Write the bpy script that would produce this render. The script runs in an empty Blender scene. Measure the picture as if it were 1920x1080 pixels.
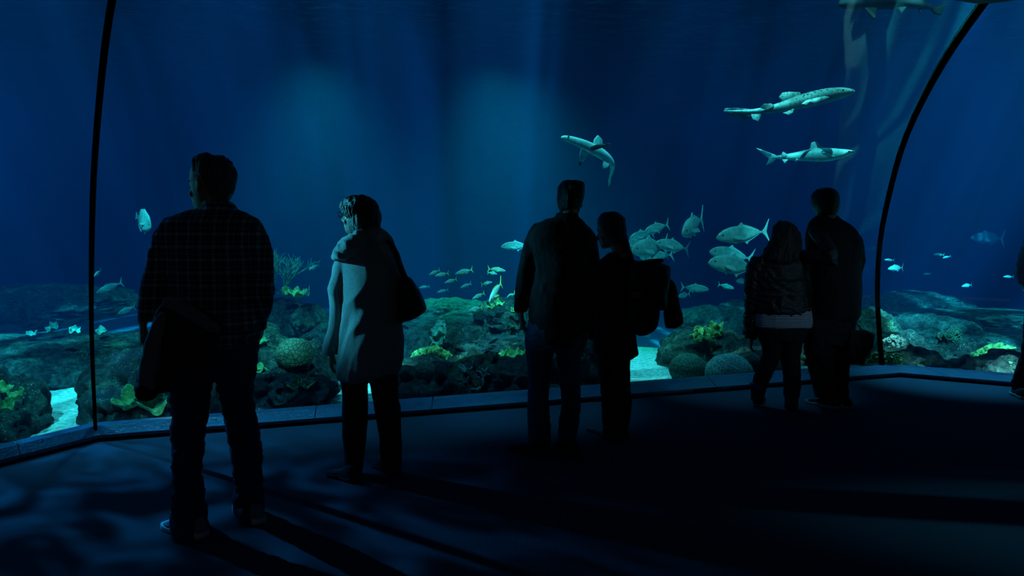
import bpy, bmesh, math, random
import numpy as np
from mathutils import Vector, Matrix, noise as mnoise
random.seed(7)
SC = bpy.context.scene
COL = SC.collection
PI = math.pi
# ---------------------------------------------------------------- camera model
FPX = 1400.0
TH = math.atan(98.0/FPX); CT, ST = math.cos(TH), math.sin(TH)
CAM = Vector((0, 0, 1.41))
def ray(x, y):
    a = (x-960)/FPX; b = -(y-540)/FPX
    return Vector((a, CT+b*ST, -ST+b*CT))
def at(x, y, Y):
    r = ray(x, y); return CAM + r*(Y/r.y)
def onz(x, y, z=0.0):
    r = ray(x, y); return CAM + r*((z-CAM.z)/r.z)
cam = bpy.data.objects.new('camera', bpy.data.cameras.new('camera'))
cam.data.sensor_width = 36.0; cam.data.lens = 36.0*FPX/1920
cam.location = CAM; cam.rotation_euler = (PI/2-TH, 0, 0)
cam.data.clip_end = 200
COL.objects.link(cam); SC.camera = cam
vs = SC.view_settings
vs.view_transform = 'Standard'; vs.look = 'None'; vs.exposure = 0.0; vs.gamma = 1.0; vs.use_curve_mapping = False
SC.cycles.volume_bounces = 0
SC.cycles.max_bounces = 5; SC.cycles.diffuse_bounces = 2; SC.cycles.glossy_bounces = 2
SC.cycles.transmission_bounces = 2; SC.cycles.transparent_max_bounces = 16
SC.cycles.caustics_reflective = False; SC.cycles.caustics_refractive = False
SC.cycles.sample_clamp_indirect = 3.0
w = bpy.data.worlds.new('world'); SC.world = w; w.use_nodes = True
w.node_tree.nodes['Background'].inputs[0].default_value = (0, 0, 0, 1)
w.node_tree.nodes['Background'].inputs[1].default_value = 0.0

# ---------------------------------------------------------------- helpers
def tag(o, label=None, cat=None, group=None, kind=None):
    if label: o['label'] = label
    if cat: o['category'] = cat
    if group: o['group'] = group
    if kind: o['kind'] = kind
    return o
def empty(name, loc, label, cat, group=None, rz=0):
    o = bpy.data.objects.new(name, None); COL.objects.link(o); o.empty_display_size = .1
    o.location = loc; o.rotation_euler = (0, 0, rz)
    return tag(o, label, cat, group)
def link(name, me, mat, parent=None, smooth=True):
    """link a mesh whose coordinates are WORLD coordinates"""
    o = bpy.data.objects.new(name, me); COL.objects.link(o)
    if mat is not None:
        me.materials.clear(); me.materials.append(mat)
    if smooth:
        me.polygons.foreach_set('use_smooth', [True]*len(me.polygons))
    if parent is not None:
        o.parent = parent
        off = Vector((0, 0, 0)); p = parent
        while p: off += p.location; p = p.parent
        me.transform(Matrix.Translation(-off))
    return o
def org(o):
    """move the origin of a world-coordinate mesh to the bottom centre of its bounds"""
    c = [v.co for v in o.data.vertices]
    m = Vector(((min(v.x for v in c)+max(v.x for v in c))/2, (min(v.y for v in c)+max(v.y for v in c))/2, min(v.z for v in c)))
    o.data.transform(Matrix.Translation(-m)); o.location = m
    return o
def mesh(verts, faces, name='m'):
    me = bpy.data.meshes.new(name); me.from_pydata([tuple(v) for v in verts], [], faces); me.update(); return me
def copy_tree(o, parent=None):
    c = o.copy(); COL.objects.link(c)
    if parent is not None: c.parent = parent
    for ch in list(o.children): copy_tree(ch, c)
    return c
class MB:
    """collects simple closed shapes into one mesh"""
    def __init__(s): s.v = []; s.f = []
    def add(s, vs_, fs_):
        b = len(s.v); s.v += [Vector(v) for v in vs_]; s.f += [tuple(i+b for i in f) for f in fs_]
    def loops(s, loops, cap=True):
        n = len(loops[0]); vs_ = [p for l in loops for p in l]; fs_ = []
        for i in range(len(loops)-1):
            for j in range(n):
                k = (j+1) % n
                fs_.append((i*n+j, i*n+k, (i+1)*n+k, (i+1)*n+j))
        if cap:
            fs_.append(tuple(reversed(range(n)))); fs_.append(tuple((len(loops)-1)*n+j for j in range(n)))
        s.add(vs_, fs_)
    def rings(s, rs, n=24, ex=2.0):
        """horizontal rings: (cx, cy, z, rx, ry_front, ry_back)"""
        L = []
        for r in rs:
            cx, cy, z, rx, ra, rb = r[:6]; l = []
            for j in range(n):
                t = 2*PI*j/n; ct, st = math.cos(t), math.sin(t)
                px = math.copysign(abs(ct)**(2/ex), ct); py = math.copysign(abs(st)**(2/ex), st)
                l.append(Vector((cx+rx*px, cy+(ra if py < 0 else rb)*py, z)))
            L.append(l)
        s.loops(L)
    def tube(s, pts, rad, n=12, flat=1.0, up=None, round_ends=True):
        """tube along pts; rad a number or a list; flat squeezes one axis"""
        pts = [Vector(p) for p in pts]
        if not isinstance(rad, (list, tuple)): rad = [rad]*len(pts)
        if round_ends:
            d0 = (pts[0]-pts[1]).normalized(); d1 = (pts[-1]-pts[-2]).normalized()
            pts = [pts[0]+d0*rad[0]*.8, pts[0]+d0*rad[0]*.45]+pts+[pts[-1]+d1*rad[-1]*.45, pts[-1]+d1*rad[-1]*.8]
            rad = [rad[0]*.3, rad[0]*.8]+list(rad)+[rad[-1]*.8, rad[-1]*.3]
        L = []; prev = Vector(up) if up else None
        for i, p in enumerate(pts):
            t = (pts[min(i+1, len(pts)-1)]-pts[max(i-1, 0)])
            t = t.normalized() if t.length > 1e-9 else Vector((0, 0, 1))
            if prev is None: prev = Vector((0, 1, 0)) if abs(t.y) < .9 else Vector((1, 0, 0))
            a = (prev-t*prev.dot(t))
            if a.length < 1e-6: a = t.orthogonal()
            a.normalize(); prev = a; b = t.cross(a)
            L.append([p+a*(rad[i]*flat*math.cos(2*PI*j/n))+b*(rad[i]*math.sin(2*PI*j/n)) for j in range(n)])
        s.loops(L)
    def ball(s, c, r, n=12, rot=None):
        c = Vector(c); r = Vector(r) if not isinstance(r, (int, float)) else Vector((r, r, r)); L = []
        m = n//2+1
        for i in range(1, m):
            ph = PI*i/m; l = []
            for j in range(n):
                t = 2*PI*j/n
                v = Vector((r.x*math.sin(ph)*math.cos(t), r.y*math.sin(ph)*math.sin(t), -r.z*math.cos(ph)))
                l.append(c+(rot @ v if rot else v))
            L.append(l)
        s.loops(L)
    def box(s, a, b):
        x0, y0, z0 = a; x1, y1, z1 = b
        s.add([(x0,y0,z0),(x1,y0,z0),(x1,y1,z0),(x0,y1,z0),(x0,y0,z1),(x1,y0,z1),(x1,y1,z1),(x0,y1,z1)],
              [(0,3,2,1),(4,5,6,7),(0,1,5,4),(1,2,6,5),(2,3,7,6),(3,0,4,7)])
    def poly(s, pts, thick):
        """flat closed outline (list of Vectors) given thickness along its normal"""
        pts = [Vector(p) for p in pts]; nrm = Vector((0, 0, 0))
        for i in range(len(pts)): nrm += (pts[i]-pts[0]).cross(pts[(i+1) % len(pts)]-pts[0])
        nrm.normalize(); n = len(pts)
        s.loops([[p-nrm*thick/2 for p in pts], [p+nrm*thick/2 for p in pts]])
    def mesh(s):
        me = mesh(s.v, s.f); bm = bmesh.new(); bm.from_mesh(me)
        bmesh.ops.recalc_face_normals(bm, faces=bm.faces); bm.to_mesh(me); bm.free(); return me
    def xf(s, M): s.v = [M @ v for v in s.v]; return s
    def build(s, name, mat, parent=None, smooth=True): return link(name, s.mesh(), mat, parent, smooth)
def apply_mods(me, mods):
    o = bpy.data.objects.new('tmp', me); COL.objects.link(o)
    for typ, props in mods:
        m = o.modifiers.new('m', typ)
        for k, v in props.items(): setattr(m, k, v)
    dg = bpy.context.evaluated_depsgraph_get(); dg.update()
    out = bpy.data.meshes.new_from_object(o.evaluated_get(dg), depsgraph=dg)
    bpy.data.objects.remove(o); return out
def fuse(mb, voxel=.008, smooth=4, wr=None):
    """union of overlapping closed shapes as one continuous skin; wr(co)->offset along normal"""
    me = apply_mods(mb.mesh(), [('REMESH', dict(mode='VOXEL', voxel_size=voxel)), ('SMOOTH', dict(factor=.5, iterations=smooth))])
    if wr:
        cs = [v.co.copy() for v in me.vertices]; ns = [v.normal.copy() for v in me.vertices]
        for v, c, n_ in zip(me.vertices, cs, ns): v.co = c+n_*wr(c)
        me.update()
    return me
def smoothstep(a, b, x):
    t = max(0, min(1, (x-a)/(b-a))); return t*t*(3-2*t)
def interp(tab, x):
    if x <= tab[0][0]: return tab[0][1]
    for (a, va), (b, vb) in zip(tab, tab[1:]):
        if x <= b: return va+(vb-va)*(x-a)/(b-a)
    return tab[-1][1]

# ---------------------------------------------------------------- materials
def newmat(name):
    m = bpy.data.materials.new(name); m.use_nodes = True; nt = m.node_tree
    return m, nt, nt.nodes, nt.links
def N(nt, t, **kw):
    n = nt.nodes.new(t)
    for k, v in kw.items():
        if k in n.inputs: n.inputs[k].default_value = v
        else: setattr(n, k, v)
    return n
def ramp(nt, fac, stops):
    r = nt.nodes.new('ShaderNodeValToRGB'); cr = r.color_ramp
    while len(cr.elements) < len(stops): cr.elements.new(.5)
    for e, (p, c) in zip(cr.elements, stops):
        e.position = p; e.color = c if len(c) == 4 else (*c, 1)
    nt.links.new(fac, r.inputs[0]); return r
def plain(name, col, rough=.6, noise=.25, scale=20, bump=.0, metal=0, spec=.5, sheen=0, detail=4, bscale=None):
    m, nt, nd, lk = newmat(name); b = nd['Principled BSDF']
    b.inputs['Roughness'].default_value = rough; b.inputs['Metallic'].default_value = metal
    b.inputs['Specular IOR Level'].default_value = spec
    if sheen: b.inputs['Sheen Weight'].default_value = sheen
    tc = nd.new('ShaderNodeTexCoord'); nz = N(nt, 'ShaderNodeTexNoise', Scale=scale, Detail=detail)
    lk.new(tc.outputs['Object'], nz.inputs['Vector'])
    lo = tuple(c*(1-noise) for c in col); hi = tuple(min(1, c*(1+noise)) for c in col)
    r = ramp(nt, nz.outputs[0], [(.3, lo), (.7, hi)]); lk.new(r.outputs[0], b.inputs['Base Color'])
    if bump:
        n2 = N(nt, 'ShaderNodeTexNoise', Scale=bscale or scale*3, Detail=5)
        lk.new(tc.outputs['Object'], n2.inputs['Vector'])
        bp = N(nt, 'ShaderNodeBump', Strength=bump, Distance=.02); lk.new(n2.outputs[0], bp.inputs['Height'])
        lk.new(bp.outputs[0], b.inputs['Normal'])
    return m

# ---------------------------------------------------------------- layout of the gallery
L0 = onz(184, 828); R0 = onz(1688, 707); A0 = onz(0, 876); B0 = onz(1920, 727)
dc = (R0-L0).normalized(); dl = (A0-L0).normalized(); dr = (B0-R0).normalized()
mL = Vector((.712, -.811, 0)); mR = Vector((-.112, -1.098, 0))
nc = Vector((dc.y, -dc.x, 0)); nl = Vector((.894, -.448, 0)); nr = Vector((-.513, -.858, 0))
baseL = L0-mL*.12; baseR = R0-mR*.12
profL = [(0, .062), (.1, .060), (.3, .057), (.6, .050), (.85, .066), (1.1, .103), (1.3, .146), (1.57, .203), (1.8, .270), (1.96, .336), (2.15, .423), (2.32, .511), (2.485, .608), (2.64, .701), (2.784, .823), (2.95, 1.02), (3.1, 1.25), (3.23, 1.5), (3.3, 1.66), (3.5, 2.1)]
profR = [(0, -.29), (.04, -.304), (.32, -.393), (.545, -.438), (.718, -.485), (.973, -.499), (1.36, -.470), (1.646, -.368), (2.04, -.186), (2.376, .024), (2.66, .327), (2.9, .633), (3.06, .888), (3.23, 1.228), (3.3, 1.39), (3.5, 1.85)]
CEIL = 3.25
def sinterp(tab, z):
    return sum(interp(tab, z+k*.07)*w_ for k, w_ in ((-3, .08), (-2, .13), (-1, .18), (0, .22), (1, .18), (2, .13), (3, .08)))
def gL(z): return baseL+mL*sinterp(profL, z)+Vector((0, 0, z))
def gR(z): return baseR+mR*sinterp(profR, z)+Vector((0, 0, z))
LE, RE = 7.5, 7.5       # length of the side panels
ZS = [.03, .1, .2, .3, .45, .6, .75, .9, 1.05, 1.2, 1.35, 1.5, 1.65, 1.8, 1.95, 2.1, 2.25, 2.4, 2.55, 2.7, 2.82, 2.88, 2.94, 2.99, 3.04, 3.08, 3.12, 3.16, 3.19, 3.22, 3.25]
# floor
FL = L0+dl*LE; FR = R0+dr*RE
BK = -6.0
# ---------------------------------------------------------------- floor, ceiling, walls
m, nt, nd, lk = newmat('carpet'); b = nd['Principled BSDF']
b.inputs['Roughness'].default_value = .95; b.inputs['Specular IOR Level'].default_value = .15
tc = nd.new('ShaderNodeTexCoord')
wv = N(nt, 'ShaderNodeTexWave', Scale=38.0, Distortion=1.2, Detail=3.0); lk.new(tc.outputs['Object'], wv.inputs['Vector'])
nz = N(nt, 'ShaderNodeTexNoise', Scale=180.0, Detail=3.0); lk.new(tc.outputs['Object'], nz.inputs['Vector'])
mx = N(nt, 'ShaderNodeMath', operation='MULTIPLY'); lk.new(wv.outputs[1], mx.inputs[0]); lk.new(nz.outputs[0], mx.inputs[1])
r = ramp(nt, mx.outputs[0], [(0, (.045, .05, .07)), (.7, (.13, .14, .18))]); lk.new(r.outputs[0], b.inputs['Base Color'])
bp = N(nt, 'ShaderNodeBump', Strength=.5, Distance=.004); lk.new(mx.outputs[0], bp.inputs['Height']); lk.new(bp.outputs[0], b.inputs['Normal'])
CARPET = m
corners = [Vector((FL.x, BK, 0)), FL, L0, R0, FR, Vector((FR.x, BK, 0))]
mb = MB(); mb.loops([[c+Vector((0, 0, -.1)) for c in corners], corners])
o = mb.build('floor', CARPET, smooth=False); tag(o, 'dark ribbed gallery carpet dappled with blue light', 'floor', kind='structure')
BLACKW = plain('black_paint', (.012, .013, .016), .8, .2, 6)
cc = [Vector((FL.x, BK, CEIL)), gL(CEIL)+dl*LE, gL(CEIL), gR(CEIL), gR(CEIL)+dr*RE, Vector((FR.x, BK, CEIL))]
mb = MB(); mb.loops([cc, [c+Vector((0, 0, .18)) for c in cc]])
o = mb.build('ceiling', BLACKW, smooth=False); tag(o, 'black painted ceiling edge over the curved glass', 'ceiling', kind='structure')
def wall(name, a, b_, lab, t=.1):
    d = (b_-a).normalized(); n_ = Vector((d.y, -d.x, 0))*t
    mb = MB(); P = [a, b_, b_+n_, a+n_]
    mb.loops([[p.copy() for p in P], [p+Vector((0, 0, CEIL)) for p in P]])
    o = mb.build(name, BLACKW, smooth=False); return tag(o, lab, 'wall', kind='structure')
wall('wall_back', Vector((FL.x, BK, 0)), Vector((FR.x, BK, 0)), 'black wall behind the visitors')
gl = gL(0)+dl*LE; gl.z = 0; gr = gR(0)+dr*RE; gr.z = 0
wall('wall_left', FL, Vector((FL.x, BK, 0)), 'black side wall beyond the left glass', -.1)
wall('wall_right', Vector((FR.x, BK, 0)), FR, 'black side wall beyond the right glass', .1)

# ---------------------------------------------------------------- sill blocks: sloping stone kerb with joints, dark kick below
SILL = plain('slate_kerb', (.10, .15, .22), .32, .25, 14, .25, spec=.6)
KICK = plain('kick_rubber', (.004, .004, .005), .7, .1, 5)
def kerb(name, f0, f1, g0, g1, cuts, lab):
    """f0,f1 floor edge ends; g0,g1 glass-foot ends (z of top)"""
    root = None; mb = MB(); kb = MB()
    gap = .004/max((f1-f0).length, .1)
    ts = [0]+cuts+[1]
    for a, b_ in zip(ts, ts[1:]):
        a2 = a+(gap if a > 0 else 0); b2 = b_-(gap if b_ < 1 else 0); L = []
        for t in (a2, b2):
            f = f0.lerp(f1, t); g = g0.lerp(g1, t); d = (g-f); d.z = 0
            L.append([f+Vector((0, 0, .022))+d*.02, f+Vector((0, 0, .045)), g+Vector((0, 0, -.004)), g+d.normalized()*.10+Vector((0, 0, 0)), g+d.normalized()*.10+Vector((0, 0, -.08))])
        mb.loops(L)
    L = []
    for t in (0, 1):
        f = f0.lerp(f1, t); g = g0.lerp(g1, t); d = (g-f); d.z = 0; d.normalize()
        L.append([f+d*.012+Vector((0, 0, -.02)), f+d*.012+Vector((0, 0, .024)), f+d*.1+Vector((0, 0, .024)), f+d*.1+Vector((0, 0, -.02))])
    kb.loops(L)
    o = mb.build(name, SILL, smooth=False); tag(o, lab, 'kerb', kind='structure')
    k = kb.build('kick_strip', KICK, o, smooth=False); k['label'] = 'black recessed strip along the foot of the kerb'
    return o
gLb = gL(.1); gRb = gR(.045)
def tpar(x, y): return (onz(x, y)-L0).dot(dc)/(R0-L0).length
kerb('trim_1', L0, R0, gLb, gRb, [tpar(590, 795), tpar(810, 778), tpar(1075, 757), tpar(1345, 735)], 'blue-lit stone kerb below the wide middle pane')
ldir = dl*LE
kerb('trim_2', L0+ldir, L0, gLb+ldir, gLb, [.35, .62, 1-(onz(38, 866)-L0).length/LE], 'stone kerb below the left pane')
rdir = dr*RE
kerb('trim_3', R0, R0+rdir, gRb, gRb+rdir, [(onz(1781, 716)-R0).length/RE, .33, .6], 'stone kerb below the right pane')

# ---------------------------------------------------------------- curved acrylic panes (thin, clear) and the black joints
m, nt, nd, lk = newmat('clear_acrylic'); nd.remove(nd['Principled BSDF'])
tr = N(nt, 'ShaderNodeBsdfTransparent', Color=(.93, .97, .98, 1)); gs = N(nt, 'ShaderNodeBsdfGlossy', Roughness=.02)
gs.inputs['Color'].default_value = (.9, .95, 1, 1)
fr = N(nt, 'ShaderNodeFresnel', IOR=1.12); mxs = nd.new('ShaderNodeMixShader')
lk.new(fr.outputs[0], mxs.inputs[0]); lk.new(tr.outputs[0], mxs.inputs[1]); lk.new(gs.outputs[0], mxs.inputs[2])
lk.new(mxs.outputs[0], nd['Material Output'].inputs['Surface'])
ACR = m
def pane(name, fa, fb, lab, nseg):
    vs_ = []; fs_ = []
    for z in ZS:
        a = fa(z); b_ = fb(z)
        for i in range(nseg+1): vs_.append(a.lerp(b_, i/nseg))
    n = nseg+1
    for i in range(len(ZS)-1):
        for j in range(nseg): fs_.append((i*n+j, i*n+j+1, (i+1)*n+j+1, (i+1)*n+j))
    o = link(name, mesh(vs_, fs_), ACR); return tag(o, lab, 'window', kind='structure')
pane('window_1', gL, gR, 'wide middle pane of curved clear acrylic', 12)
pane('window_2', lambda z: gL(z)+ldir, gL, 'left pane of curved clear acrylic', 6)
pane('window_3', gR, lambda z: gR(z)+rdir, 'right pane of curved clear acrylic', 6)
SEAL = plain('black_seal', (.0015, .0015, .002), .9, .1, 5, spec=.0)
def joint(name, fn, wtab, lab, inward):
    mb = MB(); L = []
    for z in ZS:
        p = fn(z); d = (Vector((p.x, p.y, 0))-Vector((0, 0, 0))).normalized(); s_ = Vector((d.y, -d.x, 0)); w_ = interp(wtab, z)/2
        q = p-d*.03
        L.append([q-s_*w_, q+s_*w_, q+s_*w_+d*.05, q-s_*w_+d*.05])
    mb.loops(L); o = mb.build(name, SEAL, smooth=False); return tag(o, lab, 'window joint', kind='structure')
joint('trim_4', gL, [(0, .022), (1, .03), (1.6, .036), (3, .042)], 'black curved joint between the left and middle panes', 1)
joint('trim_5', gR, [(0, .05), (.6, .05), (1.2, .05), (2, .055), (2.6, .06), (3.2, .085)], 'black arching joint between the middle and right panes', 1)

# ---------------------------------------------------------------- water
XW, YW, ZW = 24.0, 30.0, 6.0
m, nt, nd, lk = newmat('sea_water'); nd.remove(nd['Principled BSDF'])
vsn = N(nt, 'ShaderNodeVolumeScatter'); vsn.inputs['Color'].default_value = (.04, .27, 1, 1); vsn.inputs['Density'].default_value = .017
van = N(nt, 'ShaderNodeVolumeAbsorption'); van.inputs['Color'].default_value = (0, .68, .80, 1); van.inputs['Density'].default_value = .40
ad = nd.new('ShaderNodeAddShader'); lk.new(vsn.outputs[0], ad.inputs[0]); lk.new(van.outputs[0], ad.inputs[1])
lk.new(ad.outputs[0], nd['Material Output'].inputs['Volume'])
WATER = m
def foot(z, off=.006):
    zz = min(z, CEIL); o_ = Vector((0, off, 0))
    a = gL(zz)+ldir; b_ = gL(zz); c = gR(zz); d = gR(zz)+rdir
    ps = [a+Vector((-off, 0, 0)), b_+o_, c+o_, d+Vector((off, 0, 0)), Vector((XW, d.y, 0)), Vector((XW, YW, 0)), Vector((-XW, YW, 0)), Vector((-XW, a.y, 0))]
    return [Vector((p.x, p.y, z)) for p in ps]
mb = MB(); mb.loops([foot(z) for z in [-1.5, 0]+ZS+[CEIL+.2, ZW-.02]])
me = mb.mesh(); bm = bmesh.new(); bm.from_mesh(me); bmesh.ops.triangulate(bm, faces=bm.faces); bm.to_mesh(me); bm.free()
o = link('water', me, WATER, smooth=False); tag(o, 'deep blue hazy tank water behind the glass', 'water', kind='structure')
# rippled water surface: lets the sun through in patches
m, nt, nd, lk = newmat('rippled_surface'); nd.remove(nd['Principled BSDF'])
tc = nd.new('ShaderNodeTexCoord')
def caust(scale, stretch, lo, hi, seed):
    mp = N(nt, 'ShaderNodeMapping'); mp.inputs['Scale'].default_value = stretch; mp.inputs['Location'].default_value = (seed, seed*.7, seed*.3)
    lk.new(tc.outputs['Object'], mp.inputs['Vector'])
    nz = N(nt, 'ShaderNodeTexNoise', Scale=scale, Detail=2.0, Roughness=.5, Distortion=.6); lk.new(mp.outputs[0], nz.inputs['Vector'])
    return ramp(nt, nz.outputs[0], [(lo, (0, 0, 0)), (hi, (1, 1, 1))])
c1 = caust(.42, (1, .35, 1), .42, .68, 3.1); c2 = caust(1.15, (1.2, .06, 1), .52, .66, 4.4)
sx = nd.new('ShaderNodeSeparateXYZ'); lk.new(tc.outputs['Object'], sx.inputs[0])
xr = N(nt, 'ShaderNodeMapRange'); xr.inputs['From Min'].default_value = -12; xr.inputs['From Max'].default_value = 12; lk.new(sx.outputs['X'], xr.inputs['Value'])
bands = ramp(nt, xr.outputs[0], [((x+12)/24, (v, v, v)) for x, v in ((-12, .5), (-8, .9), (-5.6, .6), (-4.2, .16), (-3.1, .22), (-2.5, .62), (-1.7, .14), (0, .30), (1.2, .12), (3.2, .10), (4.6, .5), (6.0, .8), (9, .7), (12, .4))])
c3 = caust(1.3, (1, .8, 1), .38, .60, 21.0)
m0 = N(nt, 'ShaderNodeMath', operation='MULTIPLY'); lk.new(bands.outputs[0], m0.inputs[0]); lk.new(c3.outputs[0], m0.inputs[1])
mm = N(nt, 'ShaderNodeMath', operation='MULTIPLY'); lk.new(m0.outputs[0], mm.inputs[0]); lk.new(c2.outputs[0], mm.inputs[1])
m3 = N(nt, 'ShaderNodeMath', operation='MULTIPLY_ADD'); lk.new(mm.outputs[0], m3.inputs[0]); m3.inputs[1].default_value = .96; m3.inputs[2].default_value = .04
tr = N(nt, 'ShaderNodeBsdfTransparent'); lk.new(m3.outputs[0], tr.inputs['Color'])
gs = N(nt, 'ShaderNodeBsdfGlossy', Roughness=.25); gs.inputs['Color'].default_value = (.5, .8, 1, 1)
bz = N(nt, 'ShaderNodeTexNoise', Scale=1.6, Detail=3.0); lk.new(tc.outputs['Object'], bz.inputs['Vector'])
bp = N(nt, 'ShaderNodeBump', Strength=1.0, Distance=.5); lk.new(bz.outputs[0], bp.inputs['Height']); lk.new(bp.outputs[0], gs.inputs['Normal'])
mxs = nd.new('ShaderNodeMixShader'); mxs.inputs[0].default_value = .12; lk.new(tr.outputs[0], mxs.inputs[1]); lk.new(gs.outputs[0], mxs.inputs[2])
lk.new(mxs.outputs[0], nd['Material Output'].inputs['Surface'])
mb = MB(); me = mesh([(-XW, -12, ZW), (XW, -12, ZW), (XW, YW, ZW), (-XW, YW, ZW)], [(0, 1, 2, 3)])
o = link('water_surface', me, m, smooth=False); tag(o, 'faintly rippled underside of the water surface', 'water', kind='structure')

# ---------------------------------------------------------------- lights
def sun(name, d, col, e, ang=.5):
    l = bpy.data.lights.new(name, 'SUN'); l.color = col; l.energy = e; l.angle = math.radians(ang)
    o = bpy.data.objects.new(name, l); COL.objects.link(o); o.rotation_euler = Vector(d).to_track_quat('-Z', 'Y').to_euler(); return o
def spot(name, p, t, col, e, size=60, blend=1, rad=.1):
    l = bpy.data.lights.new(name, 'SPOT'); l.color = col; l.energy = e; l.spot_size = math.radians(size); l.spot_blend = blend; l.shadow_soft_size = rad
    o = bpy.data.objects.new(name, l); COL.objects.link(o); o.location = p; o.rotation_euler = (Vector(t)-Vector(p)).to_track_quat('-Z', 'Y').to_euler(); return o
SUND = ray(900, 2180)
sun('skylight_sun', SUND, (.42, 1.0, .82), 118.0)
for x, y, Y, e in ((592, 118, 15, 8200), (600, 150, 13.5, 2500), (925, 130, 14, 6400), (985, 150, 12.5, 3600)):
    p = at(x, y, Y); spot('tank_lamp', p, p+Vector((0, .2, -3)), (.1, 1, .42), e, 105, 1, 1.0)
# unseen spots in the tank that look into the gallery
g_ = spot('gallery_side_spot', (-8.2, 8.6, 5.6), (-3.0, 3.9, 0), (.10, .50, 1), 6500, 32, 1.0, .04)
gn = g_.data; gn.use_nodes = True; nt = gn.node_tree; nd = nt.nodes; lk = nt.links       # ripple dapples put into the beam by a noise pattern
gt = nd.new('ShaderNodeTexCoord'); gz = N(nt, 'ShaderNodeTexNoise', Scale=30.0, Detail=2.0, Distortion=1.2); lk.new(gt.outputs['Normal'], gz.inputs['Vector'])
gr_ = ramp(nt, gz.outputs[0], [(.46, (.06, .06, .06)), (.64, (1, 1, 1))]); lk.new(gr_.outputs[0], nd['Emission'].inputs['Color'])
spot('gallery_side_spot', (-8.6, 5.7, 2.9), (-.95, 4.2, 1.5), (.30, .85, 1), 6500, 12.5, .8, .1)  # narrow spot added to brighten the cardigan woman
for t in (.12, .5, .86):
    q = L0.lerp(R0, t)-nc*1.9; spot('tank_fill_spot', (q.x, q.y, 5.0), (q.x-nc.x*1.1, q.y-nc.y*1.1, 0), (.25, .95, 1), 420, 62, .7, .12)  # unseen spots added to brighten the rocks in the ceiling's shadow
for x_, y_, e_ in ((60, 850, 260), (300, 810, 330), (470, 800, 420), (760, 780, 260), (1000, 760, 240), (1400, 725, 260), (1800, 712, 1000)):
    q = onz(x_, y_); k_ = nr if x_ > 1688 else (nl if x_ < 184 else nc)
    spot('kerb_fill_spot', (q.x-k_.x*1.5, q.y-k_.y*1.5, 4.7), (q.x+k_.x*-.12, q.y+k_.y*-.12, 0), (.10, .58, 1), e_*1.2, 27, .9, .06)  # unseen spots added to brighten the kerb
q = at(118, 770, 6.2); spot('tank_fill_spot', (q.x-.3, q.y+.2, 5.2), q, (.35, 1, .8), 750, 22, .6, .08)  # spot added to brighten the left sand patch
q = at(1215, 690, 8.4); spot('tank_fill_spot', (q.x, q.y+.3, 5.6), q, (.35, 1, .8), 750, 22, .6, .08)  # spot added to brighten the sand by the big boulder
q = at(1560, 230, 9.2); spot('tank_fill_spot', q+Vector((.2, .7, 3.4)), q, (.16, 1, .9), 2600, 36, .8, .08)  # spot added to brighten the two sharks on the right
q = at(1105, 290, 8.9); spot('tank_fill_spot', q+Vector((-.6, .3, 3.0)), q, (.16, 1, .9), 380, 34, .8, .08)  # spot added to brighten the bending shark
q = at(1655, 672, 8.0); spot("tank_fill_spot", (q.x-.1, q.y+.1, 4.6), q, (.55, 1, .5), 1500, 20, .8, .08)  # spot added to brighten the loop corals
spot("room_fill", (5.4, 1.6, 2.7), at(1470, 560, 6.0), (.30, .66, 1), 85, 15, .8, .1)  # fill spot added to brighten the leather jacket and striped shirt
al = bpy.data.lights.new('room_fill', 'AREA'); al.shape = 'RECTANGLE'; al.size = 2; al.size_y = .6; al.color = (.75, 1, .95); al.energy = 3.5
o = bpy.data.objects.new('room_fill', al); COL.objects.link(o); o.location = (-1.5, -4.5, 3.1); o.rotation_euler = (math.radians(55), 0, 0)  # weak area fill added behind the visitors to lift their backs
# opaque unseen slab added over the gallery keeps the skylight off the left kerb
mb = MB(); mb.box((-XW, -12, ZW+.25), (-1.6, .6, ZW+.45)); o = mb.build('sun_blocker', BLACKW, smooth=False); tag(o, 'unseen slab added over the left of the gallery to block sun', 'sun_blocker', kind='structure')
# ---------------------------------------------------------------- sand bed
SAND = plain('coral_sand', (.74, .80, .68), .95, .5, 28, 1.0, spec=.1, bscale=34)
nx, ny = 90, 70; vs_ = []; fs_ = []
YS = [-3+33*(j/ny) for j in range(ny+1)]
for j, y in enumerate(YS):
    for i in range(nx+1):
        x = -23+46*i/nx
        lip = 9.9+.35*math.sin(x*1.3)+.02*x
        z = -.1-1.4*smoothstep(lip, lip+1.0, y)
        z += .02*math.sin(x*9+2*math.sin(y*3))*(1 if y < 10 else 0)+.03*mnoise.noise(Vector((x, y, 0)))
        vs_.append((x, y, z))
for j in range(ny):
    for i in range(nx):
        fs_.append((j*(nx+1)+i, j*(nx+1)+i+1, (j+1)*(nx+1)+i+1, (j+1)*(nx+1)+i))
# keep only cells outside the gallery
def inside(x, y):
    p = Vector((x, y, 0)); 
    def rt(a, d, n_): return (p-a).dot(n_) > .02
    return (p-L0).dot(nc) > -.05 and (p-L0).dot(nl) > -.05 and (p-R0).dot(nr) > -.05
fs_ = [f for f in fs_ if not all(inside(vs_[k][0], vs_[k][1]) for k in f)]
o = link('sand_bed', mesh(vs_, fs_), SAND); tag(o, 'pale sandy bottom of the tank between the rocks', 'sand', kind='structure')

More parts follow.
